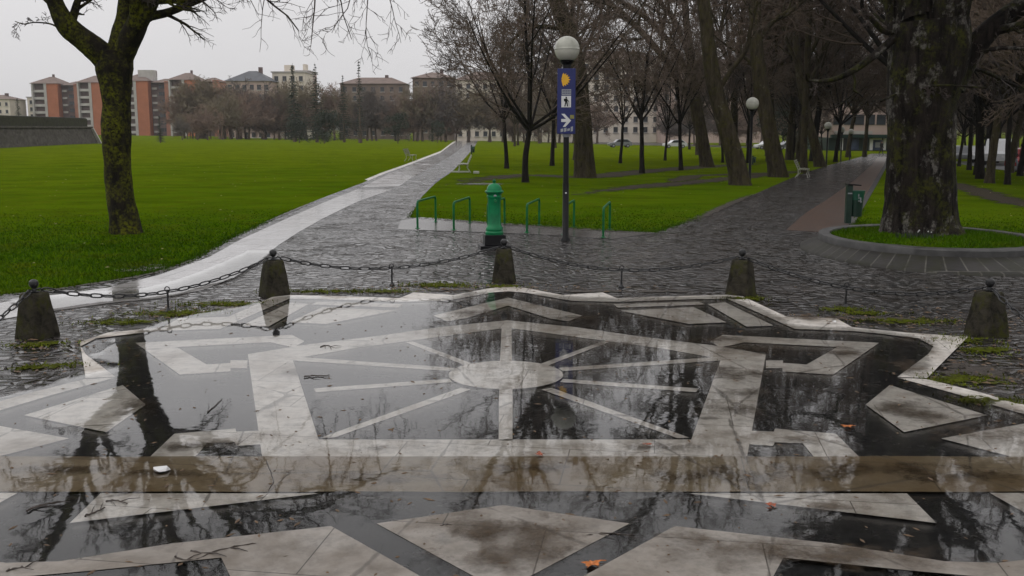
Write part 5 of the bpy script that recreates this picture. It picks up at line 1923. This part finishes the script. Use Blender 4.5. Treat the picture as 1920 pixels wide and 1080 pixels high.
twig([(358, 1036), (390, 1040), (430, 1030), (482, 1022)], 0.008, 'reddish forked twig on the pale stone at the bottom left')
twig([(328, 1048), (350, 1053), (375, 1050), (392, 1040)], 0.006, 'curved dark twig just left of the reddish forked one')
twig([(15, 1074), (35, 1068), (58, 1066)], 0.007, 'short dark twig in the bottom left corner')
twig([(52, 960), (75, 950), (115, 944)], 0.007, 'bent twig lying in the dark puddle strip on the left', 0.034)
twig([(160, 970), (180, 962), (197, 953)], 0.007, 'dark twig on the left tip of the pale triangle below the band')
twig([(198, 942), (215, 940), (240, 946)], 0.006, 'short curved twig on the left pale triangle below the band')
twig([(1100, 1006), (1140, 1003), (1190, 1006)], 0.005, 'thin twig across the right tip of the bottom pale diamond')
twig([(388, 774), (402, 762), (416, 749)], 0.005, 'thin straight twig in the grey puddle left of the frame', 0.034, False)
twig([(570, 708), (590, 706), (618, 705)], 0.007, 'dark twig floating inside the frame near its upper left corner', 0.034)
twig([(826, 988), (838, 986), (850, 987)], 0.006, 'short twig on the bottom pale diamond', 0.028, False)
twig([(600, 652), (615, 649), (622, 656)], 0.007, 'small curled twig on the upper left arm of the frame')
twig([(500, 866), (512, 900), (504, 922)], 0.004, 'thin crooked twig across the stained band below the frame corner', 0.03, False)

# dark bits and crumbs
bits = []
bf = []
def crumb(x, y, z, s, el):
    a = random.uniform(0, PI)
    n0 = len(bits)
    for (u, v, w_) in ((1, 0, 0), (-1, 0, 0), (0, 1, 0), (0, -1, 0), (0, 0, 1)):
        X, Y_ = u * s * el, v * s
        bits.append((x + X * math.cos(a) - Y_ * math.sin(a), y + X * math.sin(a) + Y_ * math.cos(a), z + w_ * s * 0.6))
    bf.extend([(n0, n0 + 2, n0 + 4), (n0 + 2, n0 + 1, n0 + 4), (n0 + 1, n0 + 3, n0 + 4), (n0 + 3, n0, n0 + 4)])
for _ in range(620):
    y = 4.2 + 9.5 * random.random() ** 1.3
    x = random.uniform(-0.56, 0.56) * y
    crumb(x, y, 0.035, random.uniform(0.004, 0.012), random.uniform(1, 4))
for bx_, by_, rx_, ry_, n_ in ((5.0, 8.6, 1.0, 1.2, 240), (4.7, 11.2, 1.6, 0.6, 200), (-0.6, 13.4, 2.0, 0.4, 160), (-3.3, 11.6, 1.6, 0.6, 200), (-4.6, 9.3, 0.8, 0.7, 120)):
    for _ in range(n_):
        crumb(random.gauss(bx_, rx_ * 0.6), random.gauss(by_, ry_ * 0.6), 0.018, random.uniform(0.006, 0.02), random.uniform(1, 3))
me = bpy.data.meshes.new('debris'); me.from_pydata(bits, [], bf); me.materials.append(M['leaf_br'])
o = link('debris', me); o['kind'] = 'stuff'
bits, bf = [], []
lp_ = np.array([(p[0], p[1]) for p in lawn_l])
for poly, n_ in ((lawn_l, 300), (lawn_m, 110), (lawn_r, 90)):
    q = np.array([(p[0], p[1]) for p in poly]); lo, hi = q.min(0), q.max(0); hi[1] = min(hi[1], 75)
    X = RNG.uniform(lo[0], hi[0], 8000); Y = lo[1] + (hi[1] - lo[1]) * RNG.uniform(0, 1, 8000) ** 1.3
    kk = inside(poly, X, Y)
    for x, y in list(zip(X[kk], Y[kk]))[:n_]:
        crumb(x, y, zg(x, y) + 0.045, random.uniform(0.012, 0.03), random.uniform(1, 1.8))
me = bpy.data.meshes.new('leaf_litter'); me.from_pydata(bits, [], bf); me.materials.append(M['leaf_ye'])
o = link('leaf_litter', me); o['kind'] = 'stuff'

# ------------------------------------------------------------------ rampart and buildings
a, b = at(-120, 284), at(186, 269)
a = a + (a - b).normalized() * 45
a.z = 0
d = Vector((b.x - a.x, b.y - a.y, 0)); Lw = d.length; u = d.normalized(); nrm_ = Vector((-u.y, u.x, 0))
root = empty('rampart_wall', (a.x, a.y, 0), math.atan2(u.y, u.x))
ht = up(100, 219, at(60, 275).y).z
mb = MB(); mb.prism([(0, 0, -0.3), (Lw, 0, -0.3), (Lw - 1.2, 0.6, ht * 0.62), (0, 0.6, ht * 0.62)], (0, 1, 0), 6.0); mb.build('battered_wall', M['rampart'], root)
mb = MB(); mb.box((Lw / 2 - 0.6, 3.6, ht * 0.62 + 0.12), (Lw - 1.0, 6.4, 0.24)); mb.build('cordon_ledge', M['cream'] if 0 else M['rampart'], root, 0.05)
mb = MB(); mb.box((Lw / 2 - 0.7, 3.9, ht * 0.80 + 0.12), (Lw - 1.4, 5.6, ht * 0.36)); mb.build('parapet', M['rampart_top'], root)
mb = MB(); mb.box((Lw / 2 - 0.7, 4.0, ht * 0.98 + 0.16), (Lw - 1.2, 5.4, 0.10)); mb.build('coping', M['kerb'], root)
mb = MB(); mb.prism([(Lw - 0.3, -0.5, -0.3), (Lw + 0.2, -0.5, -0.3), (Lw - 1.1, 0.25, ht * 0.6), (Lw - 1.5, 0.25, ht * 0.6)], (0, 1, 0), 1.2); mb.build('corner_quoin', M['concrete'], root)
tag(root, 'long old stone rampart wall across the left back of the lawn', 'wall')


def zpx(y, Y): return up(960, y, Y).z


def xpx(x, Y): return (x - 960) / FPX * Y * CP


def window_mesh(w_, h_):
    m = MB(); m.box((0, 0, 0), (w_, 0.25, h_)); o = m.build('window', M['glass']); me_ = o.data
    bpy.data.objects.remove(o)
    return me_


def hip(m, x0, x1, y0, y1, z, h, over=0.5):
    x0 -= over; x1 += over; y0 -= over; y1 += over
    w_ = min((x1 - x0), (y1 - y0)) * 0.42
    vs = [(x0, y0, z), (x1, y0, z), (x1, y1, z), (x0, y1, z), (x0 + w_, (y0 + y1) / 2, z + h), (x1 - w_, (y0 + y1) / 2, z + h)]
    m.add(vs, [(0, 1, 5, 4), (1, 2, 5), (2, 3, 4, 5), (3, 0, 4), (3, 2, 1, 0)])


# orange brick towers, each: balcony bay, orange pier, recess with small windows, pink pier
def tower(xl, xr, ytop, Y, label, chimney_at, penthouse=False):
    s = Y / FPX
    W = (xr - xl) * s
    H = zpx(ytop, Y)
    root = empty('apartment_tower', (xpx(xl, Y), Y, -3), 0)
    H += 3
    D = 14
    bw, ow, rw = W * 0.33, W * 0.24, W * 0.31
    pw = W - bw - ow - rw
    mb = MB(); mb.box((bw / 2, D / 2, H / 2), (bw, D, H)); mb.build('balcony_bay_wall', M['recess'], root)
    mb = MB(); mb.box((bw + ow / 2, D / 2 - 1.2, H / 2), (ow, D + 1.2, H)); mb.build('wall', M['orange'], root)
    mb = MB(); mb.box((bw + ow + rw / 2, D / 2 + 1.0, H / 2), (rw, D - 2, H)); rec = mb.build('recessed_wall', M['recess'], root)
    mb = MB(); mb.box((W - pw / 2, D / 2, H / 2), (pw, D, H)); mb.build('pier_wall', M['pinkwall'], root)
    for x_, w_ in ((0.35, 0.7), (bw - 0.55, 1.1)):
        mb = MB(); mb.box((x_, -1.0, H / 2), (w_, 2.0, H)); mb.build('white_column', M['concrete'], root)
    n = int((H - 3) / 3.0)
    mb = MB(); mb.box((0, 0, 0), (bw - 1.85, 1.5, 1.05)); bo = mb.build('balcony', M['concrete']); bme = bo.data; bpy.data.objects.remove(bo)
    mb = MB(); mb.box((0, 0, 0), (bw - 1.9, 0.3, 1.55)); go = mb.build('balcony_glazing', M['glass']); gme = go.data; bpy.data.objects.remove(go)
    wme = window_mesh(1.3, 1.5)
    for i in range(n):
        z = H - 2.6 - i * 3.0
        if z < 1: break
        o = link('balcony', bme, root); o.location = (0.7 + (bw - 1.8) / 2, -0.75, z - 0.55)
        g = link('glazing', gme, o); g.location = (0, 0.95, 1.35)
        for xx in (bw + ow + rw * 0.62, bw + ow + rw * 0.86):
            o2 = link('window', wme, root); o2.location = (xx, 1.95, z + 0.4)
        o2 = link('recess_balcony', bme, root); o2.location = (bw + ow + rw * 0.25, 1.7, z - 0.4); o2.scale = (0.42, 0.6, 0.8)
    mb = MB(); hip(mb, 0, bw + ow, -1.5, D, H + 0.02, 3.2, 0.8); mb.build('roof', M['rooftile'], root)
    mb = MB(); hip(mb, bw + ow + 0.9, W + 0.2, 0.2, D, H - 0.6, 1.9, 0.5); mb.build('roof', M['rooftile'], root)
    mb = MB(); mb.box((chimney_at * W, D * 0.5, H + 3.2), (0.8, 0.8, 2.2)); mb.build('chimney', M['recess'], root)
    if penthouse:
        mb = MB(); mb.box((bw + ow * 0.55, D * 0.35, H + 2.4), (ow * 1.3, 5, 4.6)); mb.build('stair_head', M['concrete'], root)
    tag(root, label, 'apartment block', 'orange brick apartment towers')


tower(68, 152, 157, 430, 'leftmost orange brick apartment tower beyond the rampart wall', 0.3)
tower(153, 232, 155, 425, 'orange brick apartment tower partly hidden behind the mossy trunk, on its left', 0.3)
tower(233, 322, 152, 420, 'orange brick apartment tower just right of the mossy trunk, with a stair head', 0.6, True)
tower(323, 412, 150, 415, 'rightmost orange brick apartment tower, highest roof, above the brown trees', 0.35)


def block(xl, xr, ytop, Y, label, wall, roof, n_b, depth=14, roof_h=3.0, floors=None, sill=True, win=(1.3, 1.6), base=-3.0, cat='apartment block', fl_h=3.1, rows_max=9):
    W = (xr - xl) * Y / FPX
    H = zpx(ytop, Y) - base
    root = empty('apartment_block', (xpx(xl, Y), Y, base))
    mb = MB(); mb.box((W / 2, depth / 2, H / 2), (W, depth, H)); mb.build('wall', wall, root)
    wme = window_mesh(*win)
    m = MB(); m.box((0, 0, 0), (win[0] + 0.5, 0.55, 0.22)); so_ = m.build('sill', M['concrete']); sme = so_.data; bpy.data.objects.remove(so_)
    cnt = 0
    for i in range(rows_max):
        z = H - 2.0 - i * fl_h
        if z < 2: break
        for j in range(n_b):
            if cnt >= 96: break
            cnt += 1
            o = link('window', wme, root); o.location = (W * (j + 0.5) / n_b, 0.05, z)
            if sill:
                q = link('sill', sme, o); q.location = (0, -0.1, -win[1] / 2 - 0.15)
    m = MB()
    if roof is not None:
        hip(m, 0, W, 0, depth, H + 0.02, roof_h, 0.7); m.build('roof', roof, root)
        m = MB(); m.box((W * 0.68, depth * 0.5, H + roof_h * 0.9), (1.2, 1.2, roof_h * 0.9)); m.build('chimney', M['recess'], root)
    else:
        m.box((W / 2, depth / 2, H + 0.2), (W + 0.8, depth + 0.8, 0.4)); m.build('roof_slab', M['concrete'], root)
        m = MB(); m.box((W * 0.4, depth * 0.5, H + 1.6), (W * 0.25, 4, 2.4)); m.build('roof_hut', M['cream'], root)
    tag(root, label, cat)
    return root


block(428, 508, 152, 330, 'apartment block with dark slate mansard roof behind the brown wood', M['pinkrender'], M['slateroof'], 6, roof_h=3.6)
block(514, 574, 136, 340, 'beige flat-roofed apartment block behind the ragged conifer', M['cream'], None, 4)
block(560, 582, 134, 350, 'rose flat-roofed block peeping out between two dark conifers', M['pinkrender'], None, 2)
block(640, 760, 157, 360, 'brownish block behind the far wood right of the columnar conifer', M['umber'], M['rooftile'], 7, roof_h=2.5)
block(775, 850, 146, 340, 'brown-roofed apartment block left of the dark wide-headed tree', M['umber'], M['rooftile'], 5, roof_h=2.2)
block(855, 1010, 150, 330, 'wide beige apartment block seen through the dark wide-headed tree', M['cream'], M['rooftile'], 10)
block(1015, 1235, 112, 300, 'large beige apartment block seen through the twigs right of the blue sign', M['cream'], M['rooftile'], 12, roof_h=3)
block(1240, 1440, 128, 290, 'rose apartment block hidden behind the leaning plane trees', M['pinkrender'], M['rooftile'], 11)
block(55, 69, 183, 450, 'narrow pale building end left of the orange towers', M['cream'], None, 1)
block(-40, 21, 186, 420, 'pale old building above the rampart wall at the left border', M['cream'], M['rooftile'], 5, win=(1.0, 1.4), roof_h=2.0)

# shop block at the end of the right path
Y = at(1610, 283).y
zb = zg(xpx(1610, Y), Y)
root = empty('shop_building', (xpx(1560, Y), Y, zb))
W = (1700 - 1560) * Y / FPX
H = up(1610, 150, Y).z - zb
s_ = Y / FPX
g = up(1610, 258, Y).z - zb
mb = MB(); mb.box((W / 2, 7, g + (H - g) / 2), (W, 14, H - g)); mb.build('wall', M['pinkrender'], root)
mb = MB(); mb.box((W / 2, 7.8, g / 2), (W, 13, g)); mb.build('recessed_ground_floor', M['fascia'], root)
mb = MB(); mb.box((W / 2, -0.2, g + 0.25), (W + 0.4, 0.6, 0.5)); mb.build('fascia', M['fascia'], root)
mb = MB(); mb.box((W * 0.28, -0.06, g + 0.85), (W * 0.5, 0.5, 0.55)); mb.build('ledge', M['concrete'], root)
for (xl, xr, yt, yb, mt, nm) in ((1598, 1615, 262, 282, 'bluedoor', 'shop_window'), (1584, 1594, 262, 282, 'glass', 'shop_window'), (1638, 1659, 263, 283, 'bluedoor', 'shop_window')):
    m = MB(); m.box((((xl + xr) / 2 - 1560) * s_, 1.1, g / 2), ((xr - xl) * s_, 0.3, g * 0.85)); m.build(nm, M[mt], root)
for (xl, xr) in ((1634, 1639.5), (1659.5, 1664), (1593.6, 1596), (1581, 1584)):
    m = MB(); m.box((((xl + xr) / 2 - 1560) * s_, 0.75, g / 2), ((xr - xl) * s_, 0.5, g * 0.9)); m.build('white_pillar', M['white'], root)
m = MB(); m.box(((1648 - 1560) * s_, 0.8, g * 0.9), (16 * s_, 0.4, g * 0.12)); m.build('shop_sign', M['white'], root)
m = MB(); m.box(((1650 - 1560) * s_, 0.9, g * 0.45), (9 * s_, 0.2, g * 0.4)); m.build('window_poster', M['grey'], root)
wme = window_mesh(1.5, 1.7)
for i in range(4):
    for j in range(7):
        o = link('window', wme, root); o.location = (W * (j + 0.5) / 7, 0.0, g + 3.0 + i * 3.1)
tag(root, 'rose building with a lit white shop front at the end of the right path', 'shop')


# ------------------------------------------------------------------ vehicles
def car(x, y, rz, label, mat, van=False, length=4.2):
    root = empty('parked_van' if van else 'parked_car', (x, y, zg(x, y) + 0.014), rz)
    L, Wd = length, 1.75
    if van:
        prof = [(-L / 2, 0.35), (-L / 2, 0.95), (-L / 2 + 0.5, 1.12), (-L / 2 + 1.25, 1.95), (-L / 2 + 1.6, 2.1), (L / 2 - 0.05, 2.1), (L / 2, 1.9), (L / 2, 0.35)]
    else:
        prof = [(-L / 2, 0.32), (-L / 2, 0.68), (-L / 2 + 0.2, 0.80), (-L / 2 + 1.05, 0.92), (-L / 2 + 1.6, 1.40), (-L / 2 + 2.2, 1.48), (L / 2 - 0.85, 1.45), (L / 2 - 0.2, 0.98), (L / 2, 0.9), (L / 2, 0.32)]
    mb = MB(); mb.prism([(px_, -Wd / 2, pz) for px_, pz in prof], (0, 1, 0), Wd); mb.build('body', mat, root, 0.05)
    for s in (-1, 1):
        m = MB(); y_ = s * (Wd / 2 + 0.004)
        if van:
            q = [(-L / 2 + 0.72, 1.18), (-L / 2 + 1.35, 1.88), (-L / 2 + 2.1, 1.88), (-L / 2 + 2.1, 1.18)]
        else:
            q = [(-L / 2 + 1.25, 0.96), (-L / 2 + 1.68, 1.36), (-L / 2 + 2.2, 1.42), (L / 2 - 0.95, 1.38), (L / 2 - 0.45, 1.0)]
        m.prism([(a_, y_, c_) for a_, c_ in q], (0, s, 0), 0.012); m.build('side_window', M['glass'], root)
        for wx in (-L / 2 + 0.8, L / 2 - 0.8):
            m = MB(); m.tube([(wx, s * (Wd / 2 - 0.16), 0.32), (wx, s * (Wd / 2 + 0.02), 0.32)], 0.32, 18); tw_ = m.build('wheel', M['rubber'], root)
            m = MB(); m.tube([(wx, s * (Wd / 2 + 0.021), 0.32), (wx, s * (Wd / 2 + 0.03), 0.32)], 0.19, 14); m.build('rim', M['grey'], tw_)
        m = MB(); m.box((-L / 2 - 0.005, s * 0.62, 0.72), (0.05, 0.32, 0.15)); m.build('headlight', M['white'], root)
        m = MB(); m.box((L / 2 + 0.005, s * 0.66, 0.85), (0.05, 0.24, 0.22)); m.build('tail_light', M['redlight'], root)
    tag(root, label, 'van' if van else 'car')
    return root


def car_px(px_, py_, rz, label, mat, van=False, L=4.2):
    p = at(px_, py_)
    car(p.x, p.y, rz, label, mat, van, L)


road_r = [tuple(at(*q)[:2]) for q in ((1780, 306), (1850, 313), (1960, 326), (2100, 330))]
sheet('side_road', [tuple(at(1768, 303)[:2]), tuple(at(1850, 315)[:2]), tuple(at(1935, 326)[:2]), (46, 42), (64, 42), (75, 75), (95, 115)], 0.012, M['asphalt'])
car_px(1872, 309, 1.0, 'white van on the side road behind the right row of trees', M['carwhite'], True, 5.0)
car_px(1840, 305, 1.0, 'white parked car farther back on the side road behind the right row of trees', M['carwhite'])
car_px(1806, 304, 1.1, 'pale grey parked car just right of the big trunk', M['cargrey'])
car_px(1916, 319, 1.0, 'red parked car at the right border behind the lawn', M['carred'])
for (x, y, rz, mt, lb) in ((1432, 272, 0.2, 'carwhite', 'white car on the far road behind the leaning plane trees'), (1470, 273, 0.2, 'cargrey', 'grey car on the far road, left of the slim plane tree'),
                           (1160, 267, 0.1, 'cargrey', 'grey car on the far road at the back of the bright lawn'), (1262, 268, 0.1, 'carwhite', 'white car on the far road behind the thin trees')):
    p = at(x, y)
    yy = min(p.y, 178)
    car((x - 960) / FPX * yy, yy, rz, lb, M[mt])


# ------------------------------------------------------------------ people
def person(x, y, rz, label, coat, legs, H=1.72, stride=0.22, h0=0.01):
    """one skinned figure walking, with hair as its own part"""
    z0 = zg(x, y) + h0
    k = H / 1.72
    J = {'pel': (0, 0, 0.93), 'bel': (0, 0.0, 1.10), 'che': (0, -0.01, 1.32), 'nek': (0, -0.02, 1.48), 'hd1': (0, -0.03, 1.58), 'hd2': (0, -0.03, 1.70),
         'hl': (0.10, 0, 0.88), 'kl': (0.10, -stride * 0.65, 0.49), 'al': (0.10, -stride * 0.8, 0.09), 'tl': (0.11, -stride * 0.8 - 0.17, 0.035),
         'hr': (-0.10, 0, 0.88), 'kr': (-0.10, stride * 0.35, 0.50), 'ar': (-0.10, stride * 1.3, 0.12), 'tr': (-0.11, stride * 1.3 - 0.15, 0.035),
         'sl': (0.19, 0, 1.40), 'el': (0.25, 0.08, 1.14), 'wl': (0.25, -0.08, 0.92), 'fl': (0.25, -0.12, 0.83),
         'sr': (-0.19, 0, 1.40), 'er': (-0.25, -0.02, 1.14), 'wr': (-0.25, -0.20, 0.95), 'fr': (-0.25, -0.25, 0.87)}
    Rd = {'pel': 0.155, 'bel': 0.15, 'che': 0.165, 'nek': 0.055, 'hd1': 0.085, 'hd2': 0.085, 'hl': 0.095, 'kl': 0.065, 'al': 0.045, 'tl': 0.04, 'hr': 0.095, 'kr': 0.065, 'ar': 0.045, 'tr': 0.04,
          'sl': 0.075, 'el': 0.055, 'wl': 0.036, 'fl': 0.03, 'sr': 0.075, 'er': 0.055, 'wr': 0.036, 'fr': 0.03}
    E_ = [('pel', 'bel'), ('bel', 'che'), ('che', 'nek'), ('nek', 'hd1'), ('hd1', 'hd2'), ('pel', 'hl'), ('hl', 'kl'), ('kl', 'al'), ('al', 'tl'), ('pel', 'hr'), ('hr', 'kr'), ('kr', 'ar'), ('ar', 'tr'),
          ('che', 'sl'), ('sl', 'el'), ('el', 'wl'), ('wl', 'fl'), ('che', 'sr'), ('sr', 'er'), ('er', 'wr'), ('wr', 'fr')]
    names = list(J)
    me_ = bpy.data.meshes.new('body')
    me_.from_pydata([J[n_] for n_ in names], [(names.index(a_), names.index(b_)) for a_, b_ in E_], [])
    bm = bmesh.new(); bm.from_mesh(me_)
    lay = bm.verts.layers.skin.verify()
    bm.verts.ensure_lookup_table()
    for i, n_ in enumerate(names):
        bm.verts[i][lay].radius = (Rd[n_], Rd[n_] * (0.75 if n_ in ('pel', 'bel', 'che') else 1))
        bm.verts[i][lay].use_root = n_ == 'pel'
    bm.to_mesh(me_); bm.free()
    tmp = bpy.data.objects.new('tmp_body', me_)
    COL.objects.link(tmp)
    tmp.modifiers.new('Skin', 'SKIN')
    ss = tmp.modifiers.new('Sub', 'SUBSURF'); ss.levels = 1
    dg = bpy.context.evaluated_depsgraph_get()
    ev = bpy.data.meshes.new_from_object(tmp.evaluated_get(dg))
    bpy.data.objects.remove(tmp)
    for m_ in (coat, legs, M['skin'], M['rubber']): ev.materials.append(m_)
    for f in ev.polygons:
        c = f.center
        f.material_index = 2 if c.z > 1.49 or (c.z < 0.90 and abs(c.x) > 0.21) else 3 if c.z < 0.10 else 0 if c.z > 0.80 else 1
        f.use_smooth = True
    root = empty('person', (x, y, z0), rz)
    root.scale = (k, k, k)
    link('body', ev, root)
    mb = MB()
    mb.lathe([(0.098, 1.60), (0.108, 1.66), (0.10, 1.73), (0.065, 1.775), (0.01, 1.79)], (0, 0.0, 0), 14); mb.build('hair', M['hair'], root)
    tag(root, label, 'person', 'people far off in the park')


for (x, y, rz, lb, ct, lg) in ((1652, 291, 0.4, 'person in dark clothes walking on the right path in front of the shop', 'coat', 'jeans_dk'),
                               (1902, 321, 1.2, 'person in a dark jacket and pale trousers beyond the right row of trees', 'coat', 'jeans'),
                               (1913, 323, -1.8, 'person in a red coat at the right border beyond the row of trees', 'coat_red', 'jeans_dk')):
    p = at(x, y)
    person(p.x, p.y, rz, lb, M[ct], M[lg])

# prototypes never put out are removed
for o in list(bpy.data.objects):
    if o.parent is None and o.type == 'EMPTY' and not o.get('label'):
        for c in [q for q in bpy.data.objects if q.parent == o]:
            for c2 in [q for q in bpy.data.objects if q.parent == c]: bpy.data.objects.remove(c2)
            bpy.data.objects.remove(c)
        bpy.data.objects.remove(o)
